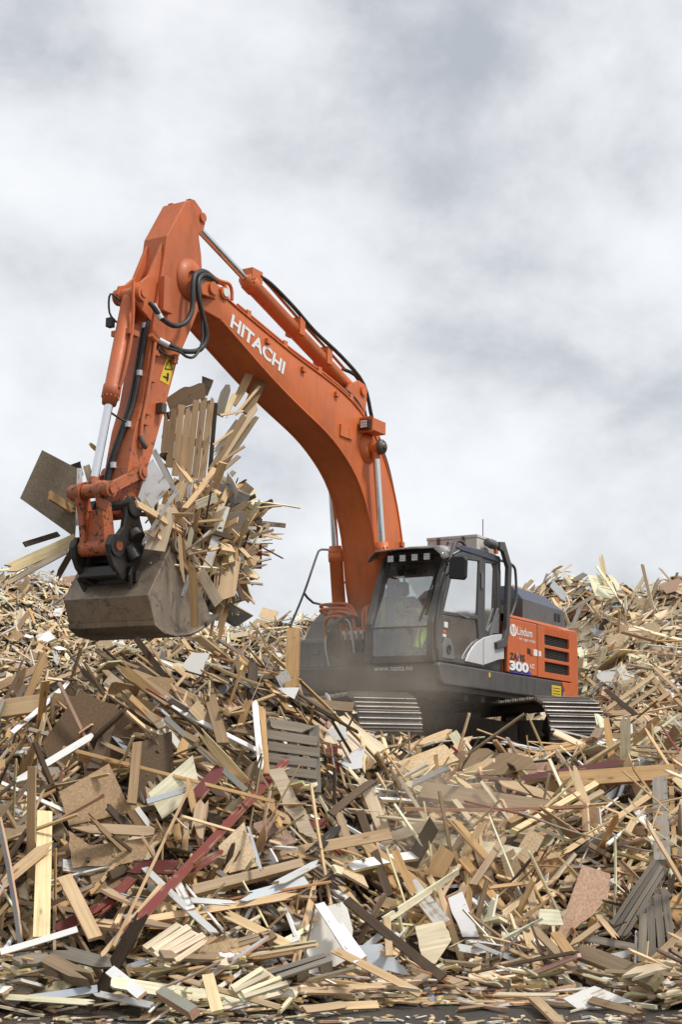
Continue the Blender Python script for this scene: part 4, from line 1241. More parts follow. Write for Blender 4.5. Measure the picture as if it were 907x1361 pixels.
sub_body('jacket', ['belly', 'pelvis', 'chest', 'neck0', 'lsh', 'lel', 'lwr', 'rsh', 'rel', 'rwr'], [('belly', 'pelvis'), ('belly', 'chest'), ('chest', 'neck0'), ('chest', 'lsh'), ('lsh', 'lel'), ('lel', 'lwr'), ('chest', 'rsh'), ('rsh', 'rel'), ('rel', 'rwr')], 0.018, 'hivis')
sub_body('trousers', ['pelvis', 'lhip', 'lkn', 'lan', 'rhip', 'rkn', 'ran'], [('pelvis', 'lhip'), ('lhip', 'lkn'), ('lkn', 'lan'), ('pelvis', 'rhip'), ('rhip', 'rkn'), ('rkn', 'ran')], 0.016, 'hivis')
for s in (1, -1):
    mb = MB(); mb.xz([(1.14, 1.58), (1.14, 1.68), (1.24, 1.70), (1.30, 1.64), (1.42, 1.61), (1.43, 1.55), (1.14, 1.55)], PC + s * 0.13 - 0.05, PC + s * 0.13 + 0.05)
    up(mb, 'boot', 'black_print', 0.02, 3, parent=body)
mb = MB()
mb.lathe((0.385, PC, 2.66), (0.05, 0, 1), [(0.0, 0.098), (0.04, 0.102), (0.09, 0.088), (0.125, 0.05), (0.135, 0.0)], 18)
up(mb, 'hair', 'hair', parent=body)
mb = MB()
for s in (1, -1):
    mb.lathe((0.478, PC + s * 0.034, 2.68), (1, 0, 0), [(0, 0.0), (0.002, 0.013), (0.008, 0.01), (0.012, 0)], 10)
up(mb, 'eye', 'white_print', parent=body)

# --- undercarriage
mb = MB()
mb.cyl((0, 0, 0.86), (0, 0, 1.10), 0.66, n=40)
mb.cyl((0, 0, 0.93), (0, 0, 1.0), 0.72, n=40)
up(mb, 'slew_ring', 'under_steel')
mb = MB()
mb.box(-0.75, 0.75, -0.8, 0.8, 0.45, 0.88)
for sx in (1, -1):
    for sy in (1, -1):
        mb.add([(sx * 0.3, sy * 0.6, 0.85), (sx * 0.75, sy * 0.6, 0.85), (sx * 1.25, sy * 1.1, 0.72), (sx * 0.8, sy * 1.1, 0.72), (sx * 0.3, sy * 0.6, 0.5), (sx * 0.75, sy * 0.6, 0.5), (sx * 1.25, sy * 1.1, 0.38), (sx * 0.8, sy * 1.1, 0.38)],
               [(0, 1, 2, 3), (4, 7, 6, 5), (0, 4, 5, 1), (1, 5, 6, 2), (2, 6, 7, 3), (3, 7, 4, 0)])
mb.build('track_frame_centre', 'under_steel', EX, 0.02, 2, UNDER)

HC, RP, ZC = 2.02, 0.425, 0.535
per = 4 * HC + 2 * math.pi * RP
NS = 54


def loop(s):
    s = s % per
    if s < 2 * HC:
        return Vector((-HC + s, 0, ZC + RP)), 0.0
    s -= 2 * HC
    if s < math.pi * RP:
        a = s / RP
        return Vector((HC + RP * math.sin(a), 0, ZC + RP * math.cos(a))), a
    s -= math.pi * RP
    if s < 2 * HC:
        return Vector((HC - s, 0, ZC - RP)), math.pi
    a = math.pi + (s - 2 * HC) / RP
    return Vector((-HC + RP * math.sin(a), 0, ZC + RP * math.cos(a))), a


SW = 0.41
shoe = MB()
shoe.box(-0.098, 0.096, -SW, SW, 0.012, 0.034)
for gx_, gh in ((-0.085, 0.075), (-0.015, 0.066), (0.06, 0.066)):
    shoe.add([(gx_ - 0.012, -SW, 0.034), (gx_ + 0.012, -SW, 0.034), (gx_ + 0.012, SW, 0.034), (gx_ - 0.012, SW, 0.034), (gx_ - 0.006, -SW, gh), (gx_ + 0.006, -SW, gh), (gx_ + 0.006, SW, gh), (gx_ - 0.006, SW, gh)],
             [(4, 5, 6, 7), (0, 1, 5, 4), (1, 2, 6, 5), (2, 3, 7, 6), (3, 0, 4, 7)])
shoe.box(0.09, 0.104, -SW, SW, 0.03, 0.045)
me_shoe = bpy.data.meshes.new('track_shoe')
me_shoe.from_pydata(shoe.v, [], shoe.f)
me_shoe.materials.append(MATS['track_steel']); me_shoe.materials.append(MATS['track_edge'])
for i_, p in enumerate(me_shoe.polygons):
    if i_ in (6, 11, 16): p.material_index = 1
for s in (1, -1):
    yc = s * 1.295
    mb = MB()                                                   # the chain inside the shoes
    for k in range(NS):
        p, a = loop(k * per / NS)
        M_ = Matrix.Translation(p + Vector((0, yc, 0))) @ Matrix.Rotation(a, 4, 'Y')
        for yy in (-0.11, 0.11):
            mb.box(-0.1, 0.1, yy - 0.03, yy + 0.03, -0.085, 0.012, M_)
        mb.box(-0.02, 0.02, -0.13, 0.13, -0.06, -0.02, M_)
    tr = mb.build('track', 'track_steel', EX, 0.0, 2, UNDER)
    for k in range(NS):
        p, a = loop(k * per / NS)
        o = bpy.data.objects.new('track_shoe', me_shoe)
        COL.objects.link(o)
        o.parent = tr
        o.matrix_local = Matrix.Translation(p + Vector((0, yc, 0))) @ Matrix.Rotation(a, 4, 'Y')
    mb = MB()
    mb.box(-1.55, 1.55, yc - 0.16, yc + 0.16, 0.36, 0.76)
    mb.box(-1.3, 1.3, yc - 0.27, yc + 0.27, 0.34, 0.50)
    mb.xz([(1.5, 0.36), (1.5, 0.70), (1.85, 0.62), (1.98, 0.535), (1.85, 0.46)], yc - 0.24, yc - 0.18)
    mb.xz([(1.5, 0.36), (1.5, 0.70), (1.85, 0.62), (1.98, 0.535), (1.85, 0.46)], yc + 0.18, yc + 0.24)
    mb.build('side_frame', 'under_steel', tr, 0.02)
    mb = MB()
    mb.lathe((HC, yc - 0.13, ZC), (0, 1, 0), [(0, 0.0), (0, 0.10), (0.02, 0.12), (0.03, 0.28), (0.05, 0.30), (0.05, 0.345), (0.08, 0.36), (0.18, 0.36), (0.21, 0.345), (0.21, 0.30), (0.23, 0.28), (0.24, 0.12), (0.26, 0.10), (0.26, 0)], 36)
    mb.build('idler_wheel', 'mud_steel', tr)
    mb = MB()
    prof_s = []
    for k in range(42):
        a = 2 * math.pi * k / 42
        r = 0.385 if k % 2 else 0.33
        prof_s.append((-HC + r * math.cos(a), ZC + r * math.sin(a)))
    mb.xz(prof_s, yc - 0.04, yc + 0.04)
    mb.cyl((-HC, yc - 0.24, ZC), (-HC, yc + 0.24, ZC), 0.24, n=28)
    mb.build('drive_sprocket', 'mud_steel', tr, 0.006)
    for k in range(8):
        mb = MB(); mb.cyl((-1.45 + k * 0.414, yc - 0.2, 0.24), (-1.45 + k * 0.414, yc + 0.2, 0.24), 0.105, n=18)
        mb.build('track_roller', 'mud_steel', tr)
    for k in range(2):
        mb = MB(); mb.cyl((-0.75 + k * 1.5, yc - 0.16, 0.80), (-0.75 + k * 1.5, yc + 0.16, 0.80), 0.075, n=16)
        mb.build('carrier_roller', 'mud_steel', tr)

# ------------------------------------------------------------------ waste wood
PAL = {  # base colour, kind (0 sawn, 0.5 particle board, 1 painted), words for it
    'pine': ((0.72, 0.525, 0.315), 0.0, 'pale pine'), 'cream': ((0.78, 0.655, 0.475), 0.0, 'cream'), 'honey': ((0.50, 0.32, 0.15), 0.0, 'honey brown'),
    'weathered': ((0.36, 0.265, 0.17), 0.0, 'weathered brown'), 'grey': ((0.27, 0.24, 0.20), 0.0, 'grey weathered'), 'dark': ((0.095, 0.066, 0.043), 0.0, 'dark brown'),
    'white': ((0.76, 0.76, 0.73), 1.0, 'white painted'), 'red': ((0.19, 0.042, 0.034), 1.0, 'red painted'), 'bluegrey': ((0.42, 0.45, 0.48), 1.0, 'pale grey painted'),
    'green': ((0.22, 0.225, 0.19), 1.0, 'grey-green painted'), 'chip': ((0.36, 0.25, 0.145), 0.5, 'brown chipboard'), 'ply': ((0.58, 0.45, 0.29), 0.5, 'light fibreboard'),
    'pinkish': ((0.50, 0.34, 0.25), 0.5, 'pinkish brown'), 'darkchip': ((0.155, 0.105, 0.065), 0.5, 'dark brown chipboard'), 'maroon': ((0.13, 0.035, 0.035), 1.0, 'maroon painted'),
    'plywood': ((0.33, 0.275, 0.20), 0.5, 'grey-brown plywood'), 'olive': ((0.39, 0.265, 0.15), 0.0, 'olive brown'), 'black': ((0.035, 0.03, 0.027), 1.0, 'black'), 'orange_end': ((0.55, 0.22, 0.07), 1.0, 'orange'),
}


def jit(c_, k=0.10, rnd=random):
    f = 1 + rnd.uniform(-1.1, 1.0) * k * 1.6
    g_ = rnd.uniform(-1, 1) * k * 0.22            # a touch warmer or cooler
    return tuple(max(0.01, min(0.82, q * f * (1 + g_ * h_))) for q, h_ in zip(c_, (0.5, 0.0, -1.0)))


class Wood:
    """collects pieces of wood; each keeps its own grain coordinates and colours"""

    def __init__(self):
        self.v, self.f, self.lc, self.tint = [], [], [], []

    def slab(self, o, X, Y, Z, outline, t, col, rnd=random, bend=0.0, twist=0.0):
        rgb, kind, _ = PAL[col]
        top = jit(rgb, 0.20, rnd)
        raw = jit(PAL['pine'][0] if kind != 0.5 else rgb, 0.15, rnd) if kind else top
        edge = tuple(min(0.8, q * rnd.uniform(0.85, 1.2)) for q in raw)
        if kind == 1.0 and rnd.random() < 0.5:
            edge = top
        loop_, faces_ = list(outline), None
        if bend or twist:
            Rr = [p for p in outline if p[0] > 0]; Lf = [p for p in outline if p[0] <= 0]
            lerp = lambda p, q, f: (p[0] + (q[0] - p[0]) * f, p[1] + (q[1] - p[1]) * f)
            T = [lerp(Rr[-1], Lf[0], f) for f in (0.25, 0.5, 0.75)]; B = [lerp(Rr[0], Lf[-1], f) for f in (0.25, 0.5, 0.75)]
            loop_ = Rr + T + Lf + B[::-1]
            nr, nl = len(Rr), len(Lf)
            ti = [nr, nr + 1, nr + 2]; bi = [nr + 3 + nl + 2, nr + 3 + nl + 1, nr + 3 + nl]
            faces_ = [tuple(range(nr)) + (ti[0], bi[0]), (bi[0], ti[0], ti[1], bi[1]), (bi[1], ti[1], ti[2], bi[2]), (bi[2], ti[2]) + tuple(range(nr + 3, nr + 3 + nl))]
        b0 = len(self.v)
        n = len(loop_)
        faces_ = faces_ or [tuple(range(n))]
        r1, r2, r3 = rnd.uniform(0, 40), rnd.uniform(0, 40), rnd.uniform(0, 40)
        for zz in (t / 2, -t / 2):
            for l, w in loop_:
                p = o + X * l + Y * w + Z * (zz + bend * l * l + twist * l * w)
                self.v.append((p[0], p[1], p[2]))
                self.lc.append((l + r1, w + r2, zz + r3))
        back = (*(raw if kind == 1.0 and rnd.random() < 0.6 else top), kind if kind != 1.0 else 0.0)
        for q in faces_:
            self.f.append(tuple(b0 + i for i in q)); self.tint.append((*top, kind))
            self.f.append(tuple(b0 + n + i for i in reversed(q))); self.tint.append(back)
        for i in range(n):
            j = (i + 1) % n
            self.f.append((b0 + i, b0 + n + i, b0 + n + j, b0 + j))
            self.tint.append((*edge, 0.0 if kind == 1.0 and edge is not top else kind))

    def mesh(self, name):
        me = bpy.data.meshes.new(name)
        me.from_pydata(self.v, [], self.f)
        a = me.attributes.new('lc', 'FLOAT_VECTOR', 'POINT')
        a.data.foreach_set('vector', np.array(self.lc, np.float32).ravel())
        a = me.attributes.new('tint', 'FLOAT_COLOR', 'FACE')
        a.data.foreach_set('color', np.array(self.tint, np.float32).ravel())
        me.materials.append(MATS['wood'])
        return me

    def build(self, name, parent=None):
        o = bpy.data.objects.new(name, self.mesh(name))
        COL.objects.link(o)
        if parent is not None:
            o.parent = parent
        return o


def unit(a):
    a = np.asarray(a, float)
    return a / (np.linalg.norm(a) + 1e-12)


def frame(xd, nd):
    X = unit(xd)
    Z = np.asarray(nd, float) - X * np.dot(X, nd)
    if np.linalg.norm(Z) < 1e-4:
        Z = np.cross(X, [0.3, 0.5, 0.8])
    Z = unit(Z)
    return X, np.cross(Z, X), Z


def plank_outline(L, w, rnd, broken=None):
    """plank seen flat: sawn, slanting or splintered ends"""
    out_ = []
    for side in (1, -1):
        br = rnd.random() if broken is None else broken
        h_, q = L / 2, w / 2
        if br < 0.38:
            s = rnd.uniform(-0.35, 0.35) * w if br < 0.2 else 0
            pts = [(h_ - max(s, 0), -q), (h_ + min(s, 0), q)]
        else:
            k = rnd.randint(2, 4)
            depth = min(w * rnd.uniform(0.8, 4.5), L * 0.4)
            pts = [(h_ - rnd.uniform(0, 1) * depth, -q)]
            for i in range(k):
                pts.append((h_ - rnd.uniform(0, 1) * depth * (0.3 if i % 2 else 1), -q + w * (i + rnd.uniform(0.25, 0.75)) / k))
            pts.append((h_ - rnd.uniform(0, 1) * depth, q))
        out_ += pts if side == 1 else [(-a, -b_) for a, b_ in pts]
    return out_


def sheet_outline(L, w, rnd):
    """broken sheet: four corners pulled about, an edge or two snapped ragged"""
    c_ = [(L / 2, -w / 2), (L / 2, w / 2), (-L / 2, w / 2), (-L / 2, -w / 2)]
    c_ = [(a * rnd.uniform(0.6, 1.0), b_ * rnd.uniform(0.7, 1.0)) for a, b_ in c_]
    out_ = []
    for i in range(4):
        a, b_ = c_[i], c_[(i + 1) % 4]
        out_.append(a)
        if rnd.random() < 0.55:
            for k in range(rnd.randint(1, 3)):
                t = (k + rnd.uniform(0.3, 0.7)) / 3
                m_ = rnd.uniform(-0.10, 0.02) * min(L, w)
                ex, ey = b_[0] - a[0], b_[1] - a[1]
                q = math.hypot(ex, ey) + 1e-9
                out_.append((a[0] + ex * t + ey / q * m_ * -1, a[1] + ey * t + ex / q * m_))
    return out_


TOCAM = lambda p: unit(OV - np.asarray(p))
MASK = np.zeros((360, 240), bool)      # where a singled-out piece lies, so the loose scatter keeps below it


def mask_poly(pts, grow=3.0):
    xs = [p[0] for p in pts]; ys = [p[1] for p in pts]
    cx, cy = sum(xs) / len(xs), sum(ys) / len(ys)
    for j in range(max(0, int(min(ys) / 4)), min(359, int(max(ys) / 4)) + 1):
        for i in range(max(0, int(min(xs) / 4)), min(239, int(max(xs) / 4)) + 1):
            x_, y_ = i * 4 + 2, j * 4 + 2
            ins = False
            for k in range(len(pts)):
                (x1, y1), (x2, y2) = pts[k], pts[k - 1]
                if (y1 > y_) != (y2 > y_) and x_ < (x2 - x1) * (y_ - y1) / (y2 - y1) + x1:
                    ins = not ins
            if ins:
                MASK[j, i] = True


HEROES = []        # (u, v, short phrase) used to say what a loose piece lies beside
c5 = lambda x, y: (0.507 * x, 820 + 0.507 * y)
c6 = lambda x, y: (440 + 0.515 * x, 920 + 0.515 * y)
c8 = lambda x, y: (640 + 0.2944 * x, 780 + 0.2944 * y)
c4 = lambda x, y: (20 + x / 2.387, 480 + y / 2.387)
cB = lambda x, y: (180 + x / 4.123, 480 + y / 4.123)
SC = {'5': (c5, 0.507), '6': (c6, 0.515), '8': (c8, 0.2944), '4': (c4, 1 / 2.387), 'B': (cB, 1 / 4.123)}
rh = random.Random(23)


def to_world(p):
    return np.array(MO + (ROT @ Vector(p)))


def lift_hit(u, v, lift):
    p = hit(u, v)
    if p is None:
        return None
    return p + TOCAM(p) * lift


def plank(view, x1, y1, x2, y2, w, col, label, short=None, lift=0.30, y=None, t=None, name='plank', cat='plank', broken=None, roll=None, group=None, nudge=0.0):
    """a single plank between two surveyed ends; y puts it in an upright plane of the machine's load, else it lies on the heap"""
    f_, s_ = SC[view]
    (u1, v1), (u2, v2) = f_(x1, y1), f_(x2, y2)
    if y is None:
        A, B = lift_hit(u1, v1, lift), lift_hit(u2, v2, lift)
        if A is None or B is None:
            return None
        dA, dB = A[1], B[1]
        if abs(dA - dB) > 2.2:
            k = min(dA, dB)
            dA, dB = min(dA, k + 1.2), min(dB, k + 1.2)
        A = OV + ray(u1, v1) * (dA / ray(u1, v1)[1]); B = OV + ray(u2, v2) * (dB / ray(u2, v2)[1])
    else:
        ya, yb = y if isinstance(y, tuple) else (y, y)
        if view == '4' and ya > 0.25: ya, yb = ya + 0.12, yb + 0.12
        A, B = to_world(P3(u1, v1, ya)), to_world(P3(u2, v2, yb))
    m_ = (A + B) / 2
    nrm = TOCAM(m_) + np.array([0, 0, 0.45]) + np.array([rh.uniform(-1, 1), 0, rh.uniform(-1, 1)]) * (0.18 if roll is None else roll)
    X, Y, Z = frame(B - A, nrm)
    L = np.linalg.norm(B - A)
    W_ = w * s_ * m_[1] / FPX
    t = t or min(max(W_ * 0.28, 0.016), 0.045)
    wd = Wood()
    wd.slab(m_, X, Y, Z, plank_outline(L, W_, rh, broken), t, col, rh, rh.gauss(0, 0.035) / max(L, 0.3) if W_ < 0.16 else 0.0, rh.gauss(0, 0.12))
    o = wd.build(name)
    tag(o, label, cat, group)
    q = unit(np.array([u2 - u1, v2 - v1])); n_ = np.array([-q[1], q[0]]) * w * s_ / 2
    mask_poly([(u1 + n_[0], v1 + n_[1]), (u2 + n_[0], v2 + n_[1]), (u2 - n_[0], v2 - n_[1]), (u1 - n_[0], v1 - n_[1])])
    HEROES.append(((u1 + u2) / 2, (v1 + v2) / 2, short or label))
    return o


def sheet(view, corners, col, label, short=None, lift=0.22, y=None, t=0.016, tilt=(0, 0, 0.35), name='wood_panel', cat='board', ragged=True, group=None):
    f_, s_ = SC[view]
    uv = [f_(*c_) for c_ in corners]
    cu, cv = sum(p[0] for p in uv) / len(uv), sum(p[1] for p in uv) / len(uv)
    P0 = lift_hit(cu, cv, lift) if y is None else to_world(P3(cu, cv, y))
    nrm = unit(TOCAM(P0) + np.array(tilt))
    pts = []
    for u, v in uv:
        d = ray(u, v)
        pts.append(OV + d * (np.dot(P0 - OV, nrm) / np.dot(d, nrm)))
    X, Y, Z = frame(pts[1] - pts[0], nrm)
    ol = [(np.dot(p - P0, X), np.dot(p - P0, Y)) for p in pts]
    ar = sum(ol[i][0] * ol[(i + 1) % len(ol)][1] - ol[(i + 1) % len(ol)][0] * ol[i][1] for i in range(len(ol)))
    if ar < 0:
        ol = ol[::-1]
    if ragged:
        r2 = []
        for i in range(len(ol)):
            a, b_ = ol[i], ol[(i + 1) % len(ol)]
            r2.append(a)
            L = math.hypot(b_[0] - a[0], b_[1] - a[1])
            if rh.random() < 0.5 and L > 0.15:
                for k in range(1, 5):
                    m_ = rh.uniform(-0.025, 0.012) * min(1, L * 2)
                    r2.append((a[0] + (b_[0] - a[0]) * k / 5 - (b_[1] - a[1]) / L * m_, a[1] + (b_[1] - a[1]) * k / 5 + (b_[0] - a[0]) / L * m_))
        ol = r2
    wd = Wood()
    wd.slab(P0, X, Y, Z, ol, t, col, rh)
    o = wd.build(name)
    tag(o, label, cat, group)
    mask_poly(uv)
    HEROES.append((cu, cv, short or label))
    return o


def pallet(view, corners, n, col, label, short, lift=0.25, y=None, tilt=(0, 0, 0.3), bars=3, fill=0.72, name='pallet', cat='pallet', group=None):
    """deck boards run from corner 0 to 1 (and 3 to 2), bearers underneath run across"""
    f_, s_ = SC[view]
    uv = [f_(*c_) for c_ in corners]
    cu, cv = sum(p[0] for p in uv) / 4, sum(p[1] for p in uv) / 4
    P0 = lift_hit(cu, cv, lift) if y is None else to_world(P3(cu, cv, y))
    nrm = unit(TOCAM(P0) + np.array(tilt))
    q = []
    for u, v in uv:
        d = ray(u, v)
        q.append(OV + d * (np.dot(P0 - OV, nrm) / np.dot(d, nrm)))
    root = empty(name, tuple(P0))
    tag(root, label, cat, group)
    for i in range(n):
        t0 = (i + 0.5) / n
        a = q[0] * (1 - t0) + q[3] * t0 - P0; b_ = q[1] * (1 - t0) + q[2] * t0 - P0
        wv = np.linalg.norm(q[3] - q[0]) / n * fill * rh.uniform(0.9, 1.08)
        X, Y, Z = frame(b_ - a, nrm)
        e1 = rh.uniform(-0.03, 0.02)
        wd = Wood()
        wd.slab((a + b_) / 2 + X * e1 + Z * rh.uniform(-0.003, 0.003), X, Y, Z, plank_outline(np.linalg.norm(b_ - a), wv, rh, 0.3 if name != 'pallet' or rh.random() < 0.75 else 0.8), 0.022, col, rh)
        wd.build('slat', root)
    for k in range(bars):
        t0 = 0.06 + 0.88 * k / max(1, bars - 1)
        a = q[0] * (1 - t0) + q[1] * t0 - P0; b_ = q[3] * (1 - t0) + q[2] * t0 - P0
        X, Y, Z = frame(b_ - a, nrm)
        th = 0.085 if name == 'pallet' else 0.022
        wd = Wood()
        wd.slab((a + b_) / 2 - Z * (th / 2 + 0.014), X, Y, Z, plank_outline(np.linalg.norm(b_ - a) * 0.99, 0.09 if name == 'pallet' else 0.05, rh, 0.3), th, col, rh)
        wd.build('bearer', root)
    mask_poly(uv)
    HEROES.append((cu, cv, short))
    return root


# ---- singled-out pieces on the near heap, left
plank('5', 262, 893, 425, 700, 12, 'pine', 'long splintered pale lath running on from the red beam', 'pale lath under the red beam', lift=0.5)
plank('5', 330, 830, 750, 378, 23, 'red', 'long red painted beam slanting up across the front of the heap', 'long red beam', lift=0.5, broken=0.3)
plank('5', 330, 655, 475, 657, 36, 'red', 'short dark red board lying level under the long red beam', 'short red board', lift=0.4)
plank('5', 440, 695, 592, 612, 24, 'red', 'red painted board end poking out behind the long red beam', 'red board end', lift=0.35)
plank('5', 505, 480, 585, 392, 34, 'maroon', 'maroon board stub above the long red beam', 'maroon stub', lift=0.35)
plank('5', 135, 825, 262, 762, 26, 'red', 'red board half buried near the upright pine plank', 'half buried red board', lift=0.28)
plank('5', 245, 790, 352, 680, 26, 'red', 'red plank leaning beside the white batten', 'leaning red plank', lift=0.32)
plank('5', 30, 305, 182, 172, 12, 'white', 'thin white painted batten above the big brown sheet', 'thin white batten', lift=0.4)
plank('5', 25, 442, 250, 306, 18, 'white', 'white painted plank across the edge of the big brown sheet', 'white plank over the brown sheet', lift=0.45)
plank('5', 117, 508, 108, 838, 40, 'pine', 'clean pale pine plank standing upright near the heap foot', 'upright pine plank', lift=0.42, broken=0.3)
plank('5', 0, 703, 152, 575, 30, 'pine', 'pale pine plank with snapped slats leaning on the upright plank', 'leaning pine plank', lift=0.5)
plank('5', 168, 680, 250, 842, 36, 'pine', 'pale pine board with nail holes tipping down beside the red plank', 'tipped pine board', lift=0.42, broken=0.3)
sheet('5', [(110, 330), (210, 190), (350, 265), (335, 425), (150, 450)], 'darkchip', 'big dark brown chipboard sheet set deep in the heap', 'big dark brown sheet', lift=0.10, tilt=(0.1, 0, 0.1))
sheet('5', [(350, 335), (450, 300), (455, 400), (400, 470), (352, 480)], 'darkchip', 'smaller dark brown sheet beside the big brown one', 'smaller dark sheet', lift=0.10)
sheet('5', [(155, 460), (285, 385), (345, 512), (180, 548)], 'chip', 'torn brown fibreboard sheet with a pale scuff', 'torn brown fibreboard', lift=0.28)
sheet('5', [(178, 560), (235, 600), (410, 575), (370, 640), (190, 660)], 'chip', 'crumpled brown sheet under the torn fibreboard', 'crumpled brown sheet', lift=0.18)
plank('5', 178, 552, 412, 563, 28, 'weathered', 'weathered board lying level below the torn fibreboard', 'level weathered board', lift=0.36)
sheet('5', [(388, 462), (505, 363), (522, 440), (425, 530)], 'cream', 'cream coloured board propped beneath the maroon stub', 'cream board', lift=0.30)
plank('5', 385, 484, 492, 452, 14, 'bluegrey', 'pale grey strip lying on the cream board', 'grey strip', lift=0.42)
sheet('5', [(572, 602), (640, 538), (682, 652), (600, 672)], 'ply', 'kite shaped grey-brown plywood offcut right of the red beam', 'plywood offcut', lift=0.25)
plank('5', 165, 343, 720, 485, 9, 'honey', 'very long thin orange-brown strip spanning the dark sheets', 'long thin strip', lift=0.5, broken=0.3)
plank('5', 243, 402, 312, 220, 30, 'dark', 'dark brown post leaning against the big brown sheet', 'dark leaning post', lift=0.42)
plank('5', 345, 495, 360, 330, 24, 'olive', 'short olive brown post standing in front of the dark sheets', 'olive post', lift=0.42)
plank('5', 545, 193, 586, 335, 30, 'olive', 'brown post standing below the small white sheet', 'brown post', lift=0.4)
plank('5', 668, 222, 686, 412, 16, 'white', 'white edged post standing beside the grey pallet', 'white post', lift=0.45)
plank('5', 688, 232, 700, 412, 14, 'honey', 'raw brown half of the post beside the white one', 'raw post', lift=0.42)
pallet('5', [(698, 262), (832, 283), (838, 460), (700, 445)], 6, 'grey', 'grey weathered pallet standing on edge below the golden post', 'grey pallet', lift=0.2, fill=0.78)
sheet('5', [(475, 130), (503, 94), (550, 96), (520, 160)], 'white', 'small white sheet just under the raised bucket', 'small white sheet', lift=0.4)
sheet('5', [(782, 158), (872, 188), (852, 232), (800, 222)], 'white', 'white board lying by the golden post', 'white board by the golden post', lift=0.4)
sheet('5', [(855, 297), (905, 280), (912, 320), (880, 326)], 'white', 'white scrap of board in front of the crawler track', 'white scrap', lift=0.35)
sheet('5', [(728, 188), (785, 186), (772, 216)], 'white', 'small white corner piece left of the golden post', 'white corner piece', lift=0.35)
plank('5', 770, 35, 765, 192, 34, 'honey', 'thick golden brown post standing upright on the crest', 'golden post', lift=0.35, broken=0.3, t=0.10)
plank('5', 432, 263, 645, 455, 15, 'green', 'long grey-green board sliding down behind the brown post', 'grey-green board', lift=0.42)
plank('5', 272, 138, 425, 292, 17, 'weathered', 'weathered brown board sloping down from the crest', 'sloping weathered board', lift=0.42)
plank('5', 300, 200, 520, 330, 15, 'olive', 'olive brown board sloping beneath the crest', 'sloping olive board', lift=0.36)
plank('5', 330, 130, 600, 250, 14, 'olive', 'brown slat fanning down right under the bucket', 'fanned brown slat', lift=0.36)
plank('5', 0, 242, 112, 226, 50, 'pine', 'wide pale pine board with knots at the heap edge', 'wide knotty board', lift=0.4, broken=0.3)
plank('5', 90, 186, 345, 84, 10, 'pine', 'long pale lath with an orange end below the bucket', 'orange ended lath', lift=0.5)
plank('5', 265, 116, 342, 84, 11, 'orange_end', 'orange painted tip of a lath below the bucket', 'orange tip', lift=0.53)
pallet('5', [(375, 862), (462, 800), (545, 840), (438, 897)], 4, 'cream', 'light slatted pine panel lying flat near the heap foot', 'light slatted panel', lift=0.4, bars=2, fill=0.97, tilt=(0, 0, 1.0), name='slatted_panel', cat='panel')
pallet('5', [(610, 965), (682, 913), (760, 970), (640, 1003)], 4, 'cream', 'pale slatted pine panel lowest on the heap foot', 'lowest slatted panel', lift=0.35, bars=2, fill=0.97, tilt=(0, 0, 1.2), name='slatted_panel', cat='panel')
plank('5', 345, 800, 782, 728, 19, 'pine', 'long pale pine plank lying level above the light slatted panel', 'long level pine plank', lift=0.42)
plank('5', 580, 772, 762, 862, 22, 'pine', 'pale pine plank slanting over the lower slatted panels', 'slanting pine plank', lift=0.42)
plank('5', 455, 905, 545, 845, 14, 'cream', 'cream lath lying along the light slatted panel', 'cream lath', lift=0.45)
plank('5', 0, 880, 202, 820, 16, 'white', 'long white batten lying at the foot of the upright plank', 'long white batten', lift=0.45, broken=0.3)
plank('5', 358, 640, 570, 838, 18, 'white', 'long white painted plank crossing under the red beam', 'long white plank', lift=0.36)
plank('5', 288, 925, 372, 992, 28, 'white', 'short white board tipped on the heap foot', 'short white board', lift=0.4, broken=0.3)
plank('5', 838, 752, 915, 870, 26, 'white', 'white plank sliding down beside the pale curved boards', 'sliding white plank', lift=0.4, broken=0.3)
plank('5', 455, 682, 502, 770, 22, 'white', 'short white stub under the long red beam', 'white stub', lift=0.33)
plank('5', 500, 742, 622, 752, 14, 'white', 'white strip on the long level pine plank', 'white strip', lift=0.46)
pallet('5', [(600, 850), (705, 822), (720, 838), (612, 872)], 2, 'weathered', 'weathered block pallet end at the heap foot', 'weathered pallet end', lift=0.36, bars=2, tilt=(0, 0, 0.9))
pallet('5', [(705, 925), (855, 880), (865, 905), (725, 955)], 2, 'grey', 'grey pallet lying flat beside the lowest slatted panel', 'flat grey pallet', lift=0.36, bars=3, tilt=(0, 0, 0.9))
plank('5', 440, 938, 742, 1026, 14, 'pine', 'pale plank lying over the edge of the asphalt', 'plank over the asphalt edge', lift=0.34)
plank('5', 75, 1002, 255, 976, 20, 'bluegrey', 'pale grey painted board flat on the asphalt edge', 'pale grey board', lift=0.22, broken=0.3)
plank('5', 422, 985, 510, 1038, 26, 'green', 'green-grey timber end on the asphalt edge', 'green-grey timber', lift=0.3, t=0.07, broken=0.3)
plank('5', 545, 940, 570, 1036, 30, 'pine', 'short pine board pointing at the asphalt', 'short pine board', lift=0.3, broken=0.3)
plank('5', 795, 1032, 915, 1016, 22, 'pine', 'pale plank flat on the dark asphalt', 'plank on the asphalt', lift=0.18)
plank('5', 118, 900, 240, 962, 36, 'weathered', 'curved weathered beam near the heap foot', 'curved beam', lift=0.36, t=0.09)
plank('5', 120, 868, 300, 915, 34, 'grey', 'rough grey bark plank lying behind the curved beam', 'grey bark plank', lift=0.3)
plank('5', 20, 905, 130, 900, 30, 'grey', 'grey squared timber lying by the curved beam', 'grey timber', lift=0.3, t=0.08)
sheet('5', [(700, 402), (742, 395), (835, 585), (785, 565)], 'cream', 'pale ragged board leaning below the grey pallet', 'pale ragged board', lift=0.3)
plank('5', 808, 628, 892, 548, 24, 'black', 'charred black plank leaning right of the heap', 'black plank', lift=0.45)
